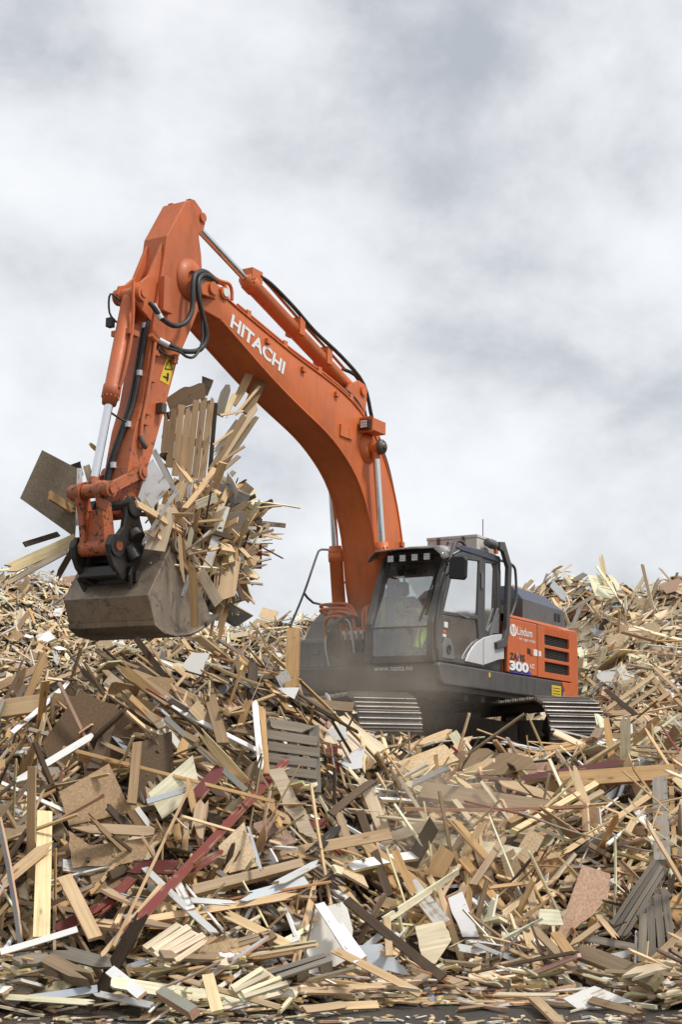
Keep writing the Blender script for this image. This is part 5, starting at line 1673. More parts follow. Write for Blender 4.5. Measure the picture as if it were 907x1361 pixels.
plank('5', 620, 742, 802, 692, 24, 'bluegrey', 'pale grey curved board under the charred plank', 'pale curved board', lift=0.36)
plank('5', 722, 702, 842, 640, 18, 'white', 'white strip curving up to the charred plank', 'curving white strip', lift=0.42)
plank('5', 498, 722, 792, 648, 26, 'weathered', 'long weathered beam lying behind the pale curved boards', 'long weathered beam', lift=0.34, t=0.06)
plank('5', 532, 478, 514, 592, 32, 'weathered', 'stout brown post beside the maroon stub', 'stout brown post', lift=0.42, t=0.09)
plank('5', 650, 545, 685, 665, 8, 'bluegrey', 'thin grey stick beside the plywood offcut', 'thin grey stick', lift=0.5)
plank('5', 490, 420, 512, 520, 18, 'honey', 'honey brown stick standing on the cream board', 'honey stick', lift=0.45)
plank('5', 295, 870, 500, 440, 8, 'olive', 'long thin twig-like lath crossing the red beam', 'long thin lath', lift=0.55)
plank('5', 0, 995, 250, 1012, 15, 'cream', 'cream strip flat along the asphalt edge', 'cream strip', lift=0.2)
plank('5', 240, 985, 400, 1020, 18, 'white', 'white splintered strip along the asphalt edge', 'white splintered strip', lift=0.22)
plank('5', 0, 372, 5, 480, 22, 'honey', 'honey brown post at the picture edge', 'honey post', lift=0.4)
# ---- near heap, right
sheet('6', [(342, 165), (372, 146), (520, 170), (532, 200), (345, 216)], 'weathered', 'long dark weathered sheet lying before the track', 'dark weathered sheet', lift=0.30)
plank('6', 490, 227, 772, 180, 18, 'maroon', 'long maroon beam lying level before the right track', 'maroon beam', lift=0.42, t=0.06)
plank('6', 588, 228, 885, 207, 38, 'honey', 'thick orange-brown beam lying under the maroon beam', 'orange-brown beam', lift=0.36, broken=0.3, t=0.09)
plank('6', 235, 255, 562, 305, 46, 'weathered', 'long grey-tan beam with a pale upper edge', 'long grey-tan beam', lift=0.34, broken=0.3, t=0.08)
plank('6', 300, 240, 560, 290, 9, 'white', 'thin white strip along the long grey-tan beam', 'thin white strip', lift=0.44)
for i, (a, b_, c_, d_, k) in enumerate(((470, 362, 685, 238, 'pine'), (490, 375, 700, 262, 'weathered'), (512, 385, 722, 283, 'olive'), (455, 345, 660, 240, 'honey'))):
    plank('6', a, b_, c_, d_, 15, k, ['uppermost pale', 'second weathered', 'lowest olive brown', 'hindmost honey brown'][i] + ' board of the slanted bundle beside the grey-tan beam', ['upper', 'second', 'lowest', 'hindmost'][i] + ' bundle board', lift=0.42 - 0.03 * i, t=0.05)
plank('6', 850, 222, 857, 437, 38, 'grey', 'wide grey-tan plank standing upright near the picture edge', 'wide upright plank', lift=0.45, broken=0.3)
plank('6', 880, 245, 890, 440, 12, 'honey', 'thin brown post beside the wide upright plank', 'thin brown post', lift=0.4)
sheet('6', [(583, 632), (650, 447), (722, 470), (716, 532), (608, 638)], 'pinkish', 'large pinkish brown sheet leaning on the heap', 'pinkish sheet', lift=0.40, tilt=(0.05, 0, 0.3), t=0.03)
pallet('6', [(722, 592), (832, 430), (872, 455), (762, 642)], 4, 'grey', 'dark grey pallet leaning beside the pinkish sheet', 'leaning grey pallet', lift=0.40)
pallet('6', [(790, 690), (800, 575), (870, 500), (900, 690)], 4, 'grey', 'grey slatted pallet below the leaning pallet', 'lower grey pallet', lift=0.30)
sheet('6', [(475, 422), (517, 354), (552, 374), (512, 452)], 'ply', 'light tan board standing behind the pinkish sheet', 'light tan board', lift=0.38)
sheet('6', [(438, 422), (472, 404), (508, 490), (460, 500)], 'chip', 'small brown board beside the light tan one', 'small brown board', lift=0.36)
sheet('6', [(243, 472), (282, 394), (322, 420), (292, 482)], 'honey', 'orange-brown box side standing among the sticks', 'orange-brown box side', lift=0.42, t=0.03)
sheet('6', [(222, 385), (250, 370), (275, 410), (240, 440)], 'honey', 'second orange-brown offcut behind the box side', 'orange-brown offcut', lift=0.36)
plank('6', 205, 492, 292, 602, 38, 'white', 'wide white board sliding down beside the white sheet', 'wide white board', lift=0.42, broken=0.3)
sheet('6', [(303, 532), (340, 515), (384, 632), (340, 632)], 'white', 'white sheet standing in the dust', 'standing white sheet', lift=0.42)
plank('6', 48, 450, 218, 420, 30, 'white', 'white painted plank lying nearly level above the dark lath', 'level white plank', lift=0.45, broken=0.3)
plank('6', 0, 585, 80, 700, 36, 'white', 'white plank half under the dark plank', 'half covered white plank', lift=0.4)
plank('6', 782, 298, 832, 362, 18, 'white', 'small white plank left of the wide upright plank', 'small white plank', lift=0.4, broken=0.3)
sheet('6', [(540, 560), (590, 562), (602, 602), (538, 600)], 'cream', 'small cream offcut in front of the pinkish sheet', 'small cream offcut', lift=0.5)
sheet('6', [(218, 605), (290, 590), (312, 640), (270, 702), (240, 692)], 'cream', 'fan of pale pine boarding below the white sheet', 'pale boarding', lift=0.4)
plank('6', 640, 668, 845, 748, 40, 'weathered', 'wide weathered plank with a grey end at the heap foot', 'wide weathered plank', lift=0.36, broken=0.3, t=0.06)
plank('6', 650, 632, 790, 660, 18, 'grey', 'grey weathered lath above the wide weathered plank', 'grey lath', lift=0.4)
plank('6', 670, 795, 812, 832, 22, 'weathered', 'weathered lath lying on the asphalt edge', 'weathered lath', lift=0.3)
sheet('6', [(600, 792), (682, 760), (780, 800), (642, 822)], 'white', 'white board flat on the heap foot', 'flat white board', lift=0.28, tilt=(0, 0, 1.2))
plank('6', 0, 660, 232, 778, 20, 'pine', 'long pine plank sliding toward the asphalt', 'sliding pine plank', lift=0.36)
plank('6', 42, 540, 292, 742, 24, 'dark', 'long dark plank slanting down to the asphalt', 'long dark plank', lift=0.42)
plank('6', 525, 790, 592, 855, 30, 'pine', 'short pale plank end on the asphalt', 'short plank end', lift=0.25, broken=0.3)
plank('6', 0, 812, 122, 806, 20, 'pine', 'pale board lying alone on dark asphalt', 'lone pale board', lift=0.12, broken=0.3)
plank('6', 75, 305, 152, 525, 22, 'dark', 'dark brown post leaning through the sticks', 'dark leaning lath', lift=0.45)
plank('6', 18, 308, 62, 432, 20, 'weathered', 'weathered post standing left of the dark lath', 'weathered post', lift=0.42)
plank('6', 145, 582, 152, 682, 18, 'pine', 'small pine board standing before the dark plank', 'small pine board', lift=0.46, broken=0.3)
sheet('6', [(170, 182), (292, 135), (332, 176), (215, 212)], 'ply', 'pale plywood sheet lying flat before the left track', 'pale plywood sheet', lift=0.34, tilt=(0, 0, 0.6))
sheet('6', [(18, 180), (85, 138), (80, 196), (42, 202)], 'white', 'off-white board propped before the left track', 'off-white board', lift=0.36)
plank('6', 0, 312, 112, 224, 20, 'dark', 'dark plank poking up left of the sticks', 'dark plank stub', lift=0.45)
plank('6', 592, 422, 832, 262, 14, 'pine', 'long pine lath rising to the wide upright plank', 'rising pine lath', lift=0.45)
plank('6', 420, 226, 592, 276, 24, 'pine', 'pale pine board crossing over the grey-tan beam', 'crossing pine board', lift=0.46)
plank('6', 365, 500, 450, 372, 18, 'weathered', 'weathered lath leaning on the light tan board', 'leaning weathered lath', lift=0.42)
plank('6', 505, 470, 535, 600, 20, 'weathered', 'weathered upright lath left of the pinkish sheet', 'upright weathered lath', lift=0.4)
plank('6', 105, 532, 235, 560, 20, 'weathered', 'weathered board crossing the dark plank', 'crossing weathered board', lift=0.48)
plank('6', 525, 610, 625, 712, 22, 'weathered', 'weathered slat below the cream offcut', 'weathered slat', lift=0.42)
plank('6', 400, 505, 530, 490, 10, 'honey', 'thin honey stick crossing before the tan board', 'thin honey stick', lift=0.5)
plank('6', 610, 660, 700, 595, 14, 'weathered', 'weathered stick under the pinkish sheet', 'stick under the pinkish sheet', lift=0.45)
plank('6', 690, 575, 748, 645, 14, 'pine', 'pale stick before the leaning pallet', 'stick before the leaning pallet', lift=0.5)
plank('6', 580, 620, 622, 680, 26, 'honey', 'small honey board under the cream offcut', 'small honey board', lift=0.45)
sheet('6', [(60, 655), (130, 650), (205, 730), (110, 715)], 'bluegrey', 'grey plaster-like sheet under the dark plank', 'grey sheet', lift=0.25)
# ---- far right slope
pallet('8', [(520, 555), (770, 375), (900, 540), (760, 632)], 4, 'pine', 'open pale pine pallet lying on the slope behind the tail', 'open pine pallet', lift=0.35, bars=2, fill=0.30, tilt=(0, 0, 0.4))
plank('8', 560, 465, 770, 635, 22, 'dark', 'dark plank leaning on the open pine pallet', 'dark plank on the pallet', lift=0.6)
for i in range(4):
    plank('8', 690, 688 + i * 16, 905, 694 + i * 18, 13, 'weathered' if i % 2 else 'grey', ['topmost', 'second', 'third', 'bottom'][i] + ' grey board of the flat stack below the open pallet', 'flat stack', lift=0.35)
plank('8', 510, 690, 560, 600, 40, 'weathered', 'weathered board leaning behind the right track', 'board behind the track', lift=0.3)
sheet('8', [(490, 185), (600, 210), (580, 250), (510, 215)], 'bluegrey', 'pale grey sheet high on the far slope', 'pale grey sheet', lift=0.3, tilt=(0, 0, 0.5))
sheet('8', [(480, 345), (570, 320), (590, 350), (500, 372)], 'ply', 'tan board on the slope beside the tail', 'tan board beside the tail', lift=0.3, tilt=(0, 0, 0.5))
sheet('8', [(685, 60), (740, 50), (790, 95), (735, 105)], 'ply', 'pale sheet near the top of the far slope', 'pale sheet on top', lift=0.3, tilt=(0, 0, 0.5))
# ---- load of the bucket
LG = 'wood piled in the bucket'
pr = empty('pallet', tuple(to_world(P3(240, 590, 0.05))))
tag(pr, 'narrow-slatted olive brown pallet standing in the raised bucket', 'pallet')
tops = [(178, 280), (212, 262), (252, 240), (294, 228), (334, 214), (376, 200), (418, 190)]
bots = [(152, 530), (182, 582), (216, 628), (244, 692), (274, 748), (314, 740), (354, 730)]
PRL = np.array(pr.location)
for i in range(7):
    a, b_ = to_world(P3(*cB(*tops[i]), 0.05)), to_world(P3(*cB(*bots[i]), 0.05))
    X, Y, Z = frame(b_ - a, TOCAM(a) + np.array([0.1, 0, 0.1]))
    wd = Wood(); wd.slab((a + b_) / 2 - PRL, X, Y, Z, plank_outline(np.linalg.norm(b_ - a), 37 / 4.123 * a[1] / FPX, rh, 0.3 if i % 3 else 0.6), 0.022, 'olive', rh)
    wd.build('slat', pr)
for t0 in (0.08, 0.5, 0.93):
    a = np.array(tops[0]) * (1 - t0) + np.array(bots[0]) * t0; b_ = np.array(tops[6]) * (1 - t0) + np.array(bots[6]) * t0
    a, b_ = to_world(P3(*cB(*a), -0.01)), to_world(P3(*cB(*b_), -0.01))
    X, Y, Z = frame(b_ - a, TOCAM(a))
    wd = Wood(); wd.slab((a + b_) / 2 - PRL, X, Y, Z, plank_outline(np.linalg.norm(b_ - a) * 1.05, 0.085, rh, 0.3), 0.07, 'dark', rh)
    wd.build('bearer', pr)
plank('B', 440, 235, 400, 705, 22, 'dark', 'dark edge board along the pallet in the bucket', y=0.02, t=0.09, broken=0.3)
sheet('B', [(165, 205), (245, 152), (375, 120), (388, 192), (300, 240), (190, 275)], 'weathered', 'torn brown board behind the pallet in the bucket', y=-0.10, tilt=(0, 0, 0.1))
sheet('B', [(365, 82), (428, 105), (395, 190), (372, 180)], 'dark', 'dark splinter of board above the pallet in the bucket', y=-0.08)
for i, (a, b_, c_, d_, w, k, yy, lb) in enumerate((
        (655, 5, 540, 250, 46, 'olive', 0.0, 'tall olive plank highest in the bucket load, touching the boom'), (740, 12, 600, 290, 62, 'olive', 0.06, 'broad plank reaching highest in front of the boom'),
        (682, 138, 545, 300, 16, 'pine', 0.12, 'thin pine lath on the tall bucket planks'), (508, 118, 455, 300, 52, 'grey', 0.02, 'grey board end between pallet and tall planks'),
        (552, 165, 485, 310, 32, 'pine', 0.06, 'pale plank beside the grey board end'), (678, 222, 430, 600, 36, 'pine', 0.16, 'long pale plank fanning right of the pallet'),
        (668, 302, 425, 655, 30, 'weathered', 0.10, 'weathered plank outermost of the fan right of the pallet'), (605, 460, 440, 570, 16, 'olive', 0.2, 'short lath at the foot of the fan'),
        (568, 520, 415, 650, 26, 'weathered', 0.2, 'stub under the fan of planks'), (592, 274, 462, 298, 13, 'pine', 0.25, 'short pale stick lying across the fan'),
        (538, 378, 425, 460, 12, 'honey', 0.25, 'thin stick crossing the fan low down'), (605, 285, 412, 600, 34, 'olive', 0.14, 'olive plank in the middle of the fan'),
        (560, 330, 420, 520, 26, 'grey', 0.05, 'grey plank behind the fan'))):
    plank('B', a, b_, c_, d_, w, k, lb, y=yy)
sheet('B', [(70, 565), (95, 535), (192, 690), (62, 842), (5, 775)], 'white', 'white board wedged against the arm in the bucket', y=0.30, tilt=(0, 0, 0.1))
plank('B', 100, 488, 232, 748, 30, 'white', 'white batten along the white board in the bucket', y=0.36, broken=0.3)
sheet('4', [(85, 282), (205, 345), (190, 560), (15, 435)], 'plywood', 'big grey plywood sheet sticking out left of the bucket', y=-0.75, tilt=(0, 0, 0.1), t=0.02, ragged=False)
plank('4', 205, 340, 200, 522, 18, 'white', 'white post beside the bucket cylinder', y=-0.45, broken=0.3)
plank('4', -30, 665, 192, 565, 36, 'pine', 'broad pale plank sticking out left of the bucket', y=(-0.95, -0.6))
plank('4', -30, 705, 188, 588, 20, 'cream', 'narrow cream plank under the broad one left of the bucket', y=(-0.95, -0.55))
plank('4', 28, 582, 138, 548, 18, 'dark', 'dark lath poking out left of the bucket', y=-0.85)
plank('4', 108, 425, 192, 478, 32, 'honey', 'honey offcut lying on the grey plywood sheet', y=-0.60)
sheet('4', [(165, 333), (207, 318), (216, 362), (196, 365)], 'black', 'black scrap above the grey plywood sheet', y=-0.7)
plank('4', 128, 695, 182, 600, 20, 'dark', 'dark red-brown stick under the broad pale plank', y=-0.72)
plank('4', 235, 260, 262, 285, 14, 'pine', 'pale stick end behind the bucket cylinder rod', y=-0.5)
plank('4', 225, 330, 245, 400, 22, 'cream', 'cream board end behind the bucket cylinder rod', y=-0.5)
plank('4', 668, 462, 608, 658, 28, 'white', 'long white painted slat hanging out of the bucket', y=0.50, broken=0.3)
plank('4', 698, 545, 718, 632, 20, 'white', 'short white slat hanging out of the bucket', y=0.42, broken=0.3)
sheet('4', [(692, 572), (738, 558), (738, 672), (690, 692)], 'bluegrey', 'pale blue-grey board low in the bucket load', y=0.30)
plank('4', 562, 608, 570, 845, 26, 'honey', 'honey brown plank hanging down over the bucket side', y=0.62)
plank('4', 520, 550, 533, 705, 12, 'pine', 'thin pale stick hanging over the bucket side', y=0.60)
plank('4', 532, 560, 540, 640, 10, 'honey', 'thin honey splinter hanging over the bucket side', y=0.62)
plank('4', 692, 695, 640, 890, 22, 'honey', 'brown plank hanging below the bucket lip', y=0.35)
plank('4', 585, 668, 645, 768, 36, 'cream', 'broad cream splinter spilling over the bucket side', y=0.60)
plank('4', 420, 470, 452, 535, 24, 'honey', 'honey board end under the white board in the bucket', y=0.36)
plank('4', 385, 450, 540, 545, 26, 'pine', 'pale bent board along the bucket top', y=0.42)
sheet('4', [(470, 460), (545, 445), (545, 535), (490, 545)], 'chip', 'brown fibreboard piece under the pallet in the bucket', y=0.32)
plank('4', 720, 440, 905, 463, 6, 'cream', 'long pale splinter pointing right out of the bucket load', y=0.0)
plank('4', 700, 440, 760, 425, 22, 'maroon', 'maroon board end in the bucket load', y=0.1)
plank('4', 640, 590, 690, 600, 36, 'pine', 'pine block end in the bucket load', y=0.45, t=0.06)

# ---- loose pieces, strewn over every slope
rs = random.Random(5)


def hits(us, vs, step=0.1):
    """picture points to points on the heaps, many at once"""
    ys = np.arange(8.6, 46.0, step)
    out_ = []
    for k in range(0, len(us), 1500):
        u, v = us[k:k + 1500], vs[k:k + 1500]
        d = DV[None] + RV[None] * ((u - IW / 2) / FPX)[:, None] + UPV[None] * ((IH / 2 - v) / FPX)[:, None]
        t = ys[None] / d[:, 1:2]
        zz = EYE + d[:, 2:3] * t; xx = d[:, 0:1] * t
        below = height(xx, np.broadcast_to(ys[None], xx.shape)) >= zz
        i = below.argmax(1)
        ok = below[np.arange(len(u)), i]
        tt = t[np.arange(len(u)), i]
        p = OV + d * tt[:, None]
        p[~ok] = np.nan
        out_.append(p)
    return np.concatenate(out_)


MIX = {  # how often each colour turns up, by place
    'left': [('pine', 22), ('cream', 9), ('honey', 18), ('weathered', 24), ('grey', 7), ('dark', 24), ('white', 6), ('olive', 12), ('chip', 3), ('red', 1), ('bluegrey', 2), ('green', 1)],
    'right': [('pine', 38), ('cream', 30), ('honey', 11), ('weathered', 8), ('grey', 3), ('dark', 9), ('white', 8), ('olive', 6), ('chip', 2), ('red', 1), ('bluegrey', 2)],
    'foot': [('pine', 32), ('cream', 30), ('honey', 9), ('weathered', 8), ('grey', 4), ('dark', 9), ('white', 16), ('olive', 4), ('red', 1), ('bluegrey', 3)],
    'far': [('pine', 38), ('cream', 42), ('honey', 8), ('weathered', 10), ('grey', 3), ('dark', 4), ('white', 6), ('olive', 5), ('chip', 3), ('bluegrey', 2), ('red', 0.5), ('orange_end', 0.5)],
}
SHEETCOL = {'left': ['chip', 'ply', 'ply', 'white', 'cream', 'weathered', 'darkchip', 'pinkish'], 'right': ['ply', 'ply', 'cream', 'white', 'chip', 'pinkish', 'honey', 'cream'], 'foot': ['ply', 'white', 'cream', 'chip'], 'far': ['ply', 'ply', 'cream', 'white', 'chip', 'cream', 'bluegrey', 'ply', 'pinkish']}


def pick(place):
    m_ = MIX[place]
    r = rs.uniform(0, sum(w for _, w in m_))
    for c_, w in m_:
        r -= w
        if r <= 0:
            return c_
    return m_[0][0]


def place_of(u, v, p):
    if p[1] > 17.5:
        return 'far'
    if v > 1262:
        return 'foot'
    return 'left' if u < 470 - (v - 950) * 0.12 else 'right'


SPEC = []          # dicts, one per loose piece


def scatter(n, urange, vrange, kind, far=None):
    us = RNG.uniform(*urange, n); vs_ = RNG.uniform(*vrange, n)
    ps = hits(us, vs_)
    for u, v, p in zip(us, vs_, ps):
        if np.isnan(p[0]):
            continue
        pl = place_of(u, v, p)
        if far is not None and (pl == 'far') != far:
            continue
        if (p[0] - MX) ** 2 + (p[1] - MY) ** 2 < 2.7 ** 2 and p[1] > 17.7:
            if rs.random() < 0.7:
                continue
        if p[2] < 0.03 and rs.random() < 0.8:
            continue
        nrm = normal(p[0], p[1])
        leftfar = pl == 'far' and u < 480
        if kind == 'plank':
            L = min(1.8, 0.22 + rs.lognormvariate(-0.9, 0.6)); w = rs.choice([0.02, 0.03, 0.04, 0.05, 0.065, 0.095]) * rs.uniform(0.8, 1.15); t = rs.uniform(0.012, 0.028)
            if pl in ('left', 'right'): L, w = min(1.8, L * 1.30), w * 1.32
            if pl == 'far': L, w = L * 0.9, w * 1.6
        elif kind == 'long':
            L = rs.uniform(0.75, 1.7); w = rs.uniform(0.014, 0.035); t = rs.uniform(0.008, 0.016)
        elif kind == 'stick':
            L = min(1.5, 0.15 + rs.lognormvariate(-1.15, 0.6)); w = rs.uniform(0.010, 0.030); t = rs.uniform(0.007, 0.018)
            if pl == 'far': w *= 1.5
        elif kind == 'chip':
            L = rs.uniform(0.06, 0.26); w = rs.uniform(0.015, 0.07); t = rs.uniform(0.006, 0.02)
        else:
            L = rs.uniform(0.3, 0.85); w = L * rs.uniform(0.45, 0.9); t = rs.uniform(0.010, 0.022)
            if pl == 'far': L *= 0.95
            if pl == 'foot': L, w = L * 0.55, w * 0.5
            if pl in ('left', 'right'): L, w = L * 0.85, w * 0.8
        if leftfar:
            L *= 0.62; w *= 0.75
        # lie of the piece: along the slope, with a lean; downhill-right under the bucket, level at the foot
        a = rs.uniform(0, 2 * math.pi)
        t1 = unit(np.cross(nrm, [0.0, 1.0, 0.2])); t2 = np.cross(nrm, t1)
        d = t1 * math.cos(a) + t2 * math.sin(a)
        if pl == 'left' and 150 < u < 500 and v < 1090 and rs.random() < 0.62:
            d = unit(np.array([0.74, -0.35, -0.55]) + np.array([rs.gauss(0, .22), rs.gauss(0, .35), rs.gauss(0, .22)]))
        elif pl == 'foot' and rs.random() < 0.6:
            d = unit(np.array([rs.choice([-1, 1]), rs.gauss(0, 0.9), rs.gauss(0, 0.2)]))
        elif pl in ('left', 'right') and rs.random() < 0.13:
            d = unit(np.array([rs.gauss(0, 0.6), rs.gauss(0, .3), 1.0]))
        else:
            d = unit(d + nrm * rs.gauss(0, 0.26))
        off = rs.uniform(-0.08, 0.11) if pl != 'foot' else rs.uniform(-0.05, 0.06)
        steep = abs(np.dot(d, nrm))
        off += steep * L * rs.uniform(0.0, 0.26)
        if pl == 'far':
            off = rs.uniform(-0.04, 0.14) + steep * L * 0.3
        i, j = int(u / 4), int(v / 4)
        covered = False
        if 0 <= i < 240 and 0 <= j < 360 and pl != 'far':
            for f_ in (-0.5, -0.25, 0, 0.25, 0.5):
                q = proj(p + d * L * f_)
                ii, jj = int(q[0] / 4), int(q[1] / 4)
                covered |= 0 <= ii < 240 and 0 <= jj < 360 and bool(MASK[jj, ii])
        if pl != 'far':
            blocked = False
            for f_ in (-0.5, 0, 0.5):
                q = proj(p + nrm * max(off, 0) + d * L * f_)
                blocked |= 72 < q[0] < 292 and 690 < q[1] < 842 or 472 < q[0] < 562 and 915 < q[1] < 968 or 706 < q[0] < 794 and 930 < q[1] < 968 or 440 < q[0] < 790 and q[1] < 915
            if blocked:
                continue
        if covered:
            off = min(off, 0.0) - 0.12
            if steep > 0.35: d = unit(d - nrm * np.dot(d, nrm) * 0.8)
        roll = nrm + np.array([rs.gauss(0, .35), rs.gauss(0, .35), rs.gauss(0, .35)])
        c0 = p + nrm * off
        zg = float(height(c0[0], c0[1]))
        if pl == 'foot' and zg < 0.05:
            c0[2] = t * 0.6 + rs.uniform(0, 0.02); d = unit(np.array([d[0], d[1], 0])); roll = np.array([0, 0, 1.0])
        col = pick(pl) if kind != 'sheet' else rs.choice(SHEETCOL[pl])
        u0, v0 = proj(c0)
        SPEC.append(dict(kind='stick' if kind == 'long' else kind, place=pl, p=c0, d=d, n=roll, L=L, w=w, t=t, col=col, u=u0, v=v0, covered=covered, px=L * w * (FPX / c0[1]) ** 2 * (0.4 if covered else 1), off=off, leftfar=leftfar))


scatter(5200, (-130, 1040), (840, 1331), 'plank', False)
scatter(8200, (-130, 1040), (735, 1060), 'plank', True)
scatter(420, (-130, 1040), (860, 1322), 'sheet', False)
scatter(800, (-130, 1040), (740, 1030), 'sheet', True)
scatter(3900, (-130, 1040), (840, 1334), 'stick', False)
scatter(4600, (-130, 1040), (735, 1060), 'stick', True)
scatter(1100, (-130, 1040), (850, 1325), 'long', False)
scatter(3600, (-130, 1040), (860, 1340), 'chip', False)
scatter(4200, (-130, 520), (745, 960), 'chip', True)
# a few crumbs strewn on the asphalt itself
for k in range(420):
    y_ = 10.1 - abs(rs.gauss(0, 0.4)); x_ = rs.uniform(-3.2, 3.2)
    SPEC.append(dict(kind='chip', place='foot', p=np.array([x_, y_, 0.012]), d=unit([rs.gauss(0, 1), rs.gauss(0, 1), 0.0]), n=np.array([0, 0, 1.0]), L=rs.uniform(0.02, 0.15), w=rs.uniform(0.005, 0.03), t=rs.uniform(0.005, 0.014), col=pick('foot'), u=-1, v=-1, covered=True, px=0, off=0, leftfar=False))
# fill of the bucket: pieces fanning up and back out of it
BLOB = [(206, 655), (262, 632), (306, 640), (332, 668), (346, 690), (346, 718), (332, 742), (322, 770), (312, 800), (296, 815), (276, 796), (252, 770), (236, 730), (202, 700)]


def inside(poly, x_, y_):
    r = False
    for k in range(len(poly)):
        (x1, y1), (x2, y2) = poly[k], poly[k - 1]
        if (y1 > y_) != (y2 > y_) and x_ < (x2 - x1) * (y_ - y1) / (y2 - y1) + x1:
            r = not r
    return r


nb = 0
while nb < 360:
    u_, v_ = rs.uniform(200, 370), rs.uniform(630, 835)
    if not inside(BLOB, u_, v_) or (v_ < 672 and u_ < 285 and rs.random() < 0.75):
        continue
    nb += 1
    depth = rs.uniform(-0.50, 0.52) if nb % 2 else rs.uniform(0.25, 0.58)
    if u_ < 262 and v_ > 730: depth = rs.uniform(0.57, 0.66)
    w0 = to_world(P3(u_, v_, depth))
    od = np.array([u_ - 215.0, v_ - 745.0]); od = od / np.linalg.norm(od)
    ro = RV * od[0] - UPV * od[1]
    w1 = unit(ro * 0.95 + np.array([rs.gauss(0, 0.7), rs.gauss(0, 0.4), rs.gauss(0, 0.8)]))
    if v_ > 745 and rs.random() < 0.5:
        w1 = unit(np.array([rs.gauss(0, 0.4), rs.gauss(0, 0.3), 1.0]))
    kd = rs.choice(['plank', 'plank', 'plank', 'stick', 'stick', 'stick', 'sheet'])
    L = rs.uniform(0.26, 0.80) if kd != 'chip' else rs.uniform(0.10, 0.22)
    ww = {'sheet': L * rs.uniform(0.25, 0.45), 'plank': rs.uniform(0.035, 0.095), 'stick': rs.uniform(0.012, 0.035), 'chip': rs.uniform(0.05, 0.14)}[kd]
    SPEC.append(dict(kind=kd, place='bucket', p=w0, d=w1, n=np.array([rs.gauss(0, .7), -1.0, rs.gauss(0.3, .7)]), L=L, w=ww, t=rs.uniform(0.010, 0.022), col=pick('left' if rs.random() < 0.4 else 'right'), u=u_, v=v_, covered=False, px=L * ww * (FPX / w0[1]) ** 2, off=0.1, leftfar=False))


def outline_of(s):
    return sheet_outline(s['L'], s['w'], rs) if s['kind'] == 'sheet' else plank_outline(s['L'], s['w'], rs)


def in_frame(s):
    return 8 < s['u'] < 899 and 740 < s['v'] < 1350 or s['place'] == 'bucket'


NAMES = {'plank': ('plank', 'plank', 170), 'sheet': ('wood_panel', 'board', 190), 'stick': ('wooden_lath', 'lath', 240)}
USED = set()
HW_ = [h_ for h_ in HEROES]


def near_heroes(u, v):
    r = sorted((((h_[0] - u) ** 2 + (h_[1] - v) ** 2), i) for i, h_ in enumerate(HW_))
    return HW_[r[0][1]], HW_[r[1][1]]


def describe(s):
    noun = {'plank': 'plank', 'sheet': 'board', 'stick': 'lath'}[s['kind']]
    size = {'plank': ('short', 0.62, '', 1.05, 'long'), 'sheet': ('small', 0.45, '', 0.65, 'large'), 'stick': ('short', 0.45, '', 0.8, 'long')}[s['kind']]
    wd_ = '' if s['kind'] == 'sheet' else ('narrow' if s['w'] < (0.06 if s['kind'] == 'plank' else 0.018) else ('broad' if s['w'] > (0.1 if s['kind'] == 'plank' else 0.026) else ''))
    sz = size[0] if s['L'] < size[1] else (size[4] if s['L'] > size[3] else '')
    d = s['d']
    pose = 'upright' if abs(d[2]) > 0.8 else ('steep' if abs(d[2]) > 0.5 else ('slanting' if abs(d[2]) > 0.22 else 'level'))
    h1, h2 = near_heroes(s['u'], s['v'])
    clean = lambda t_: ' '.join(t_.split()[:7])
    rel = 'above' if s['v'] < h1[1] - 14 else ('below' if s['v'] > h1[1] + 14 else 'beside')
    if s['place'] == 'far':
        tier = 'at the crest of' if s['v'] < 775 else ('high on' if s['v'] < 815 else ('halfway up' if s['v'] < 870 else 'low on'))
        spot = tier + (' the far heap behind the bucket' if s['u'] < 470 else (' the far heap above the engine hood' if s['u'] < 760 else (' the far heap beside the tail' if s['u'] < 830 else ' the far heap at the picture edge')))
        if s['u'] > 770 and s['v'] > 830:
            spot = '%s the %s' % (rel, clean(h1[2]))
    elif s['place'] == 'bucket':
        spot = 'in the bucket load %s the %s' % (rel, ' '.join(h1[2].split()[:5]))
    else:
        spot = '%s the %s' % (rel, clean(h1[2]))
    base = ' '.join(q for q in (sz, wd_, pose, PAL[s['col']][2], noun, spot) if q)
    base = ' '.join(base.split()[:16])
    if base in USED:
        alt = ' '.join(' '.join(q for q in (sz, wd_, pose, PAL[s['col']][2], noun, 'between the', ' '.join(h1[2].split()[:4]), 'and the', ' '.join(h2[2].split()[:4])) if q).split()[:16])
        if s['place'] not in ('far', 'bucket') and alt not in USED:
            base = alt
    USED.add(base)
    return base


singles = set()
for kd, (nm, cat, lim) in NAMES.items():
    c_ = sorted((i for i, s in enumerate(SPEC) if s['kind'] == kd and in_frame(s) and not s['covered'] and s['off'] > -0.02), key=lambda i: -SPEC[i]['px'])
    if kd == 'sheet':
        c_ = [i for i in c_ if SPEC[i]['px'] > 140]
    for i in c_[:lim]:
        s = SPEC[i]
        singles.add(i)
        X, Y, Z = frame(s['d'], s['n'])
        wd = Wood(); wd.slab(np.zeros(3), X, Y, Z, outline_of(s), s['t'], s['col'], rs, 0.0 if s['kind'] == 'sheet' else rs.gauss(0, 0.06) / max(s['L'], 0.3), 0.0 if s['kind'] == 'sheet' else rs.gauss(0, 0.3))
        o = wd.build(nm)
        o.location = tuple(s['p'])
        tag(o, describe(s), cat, {'plank': 'loose planks on the heap', 'sheet': 'loose boards on the heap', 'stick': 'loose laths on the heap'}[kd])

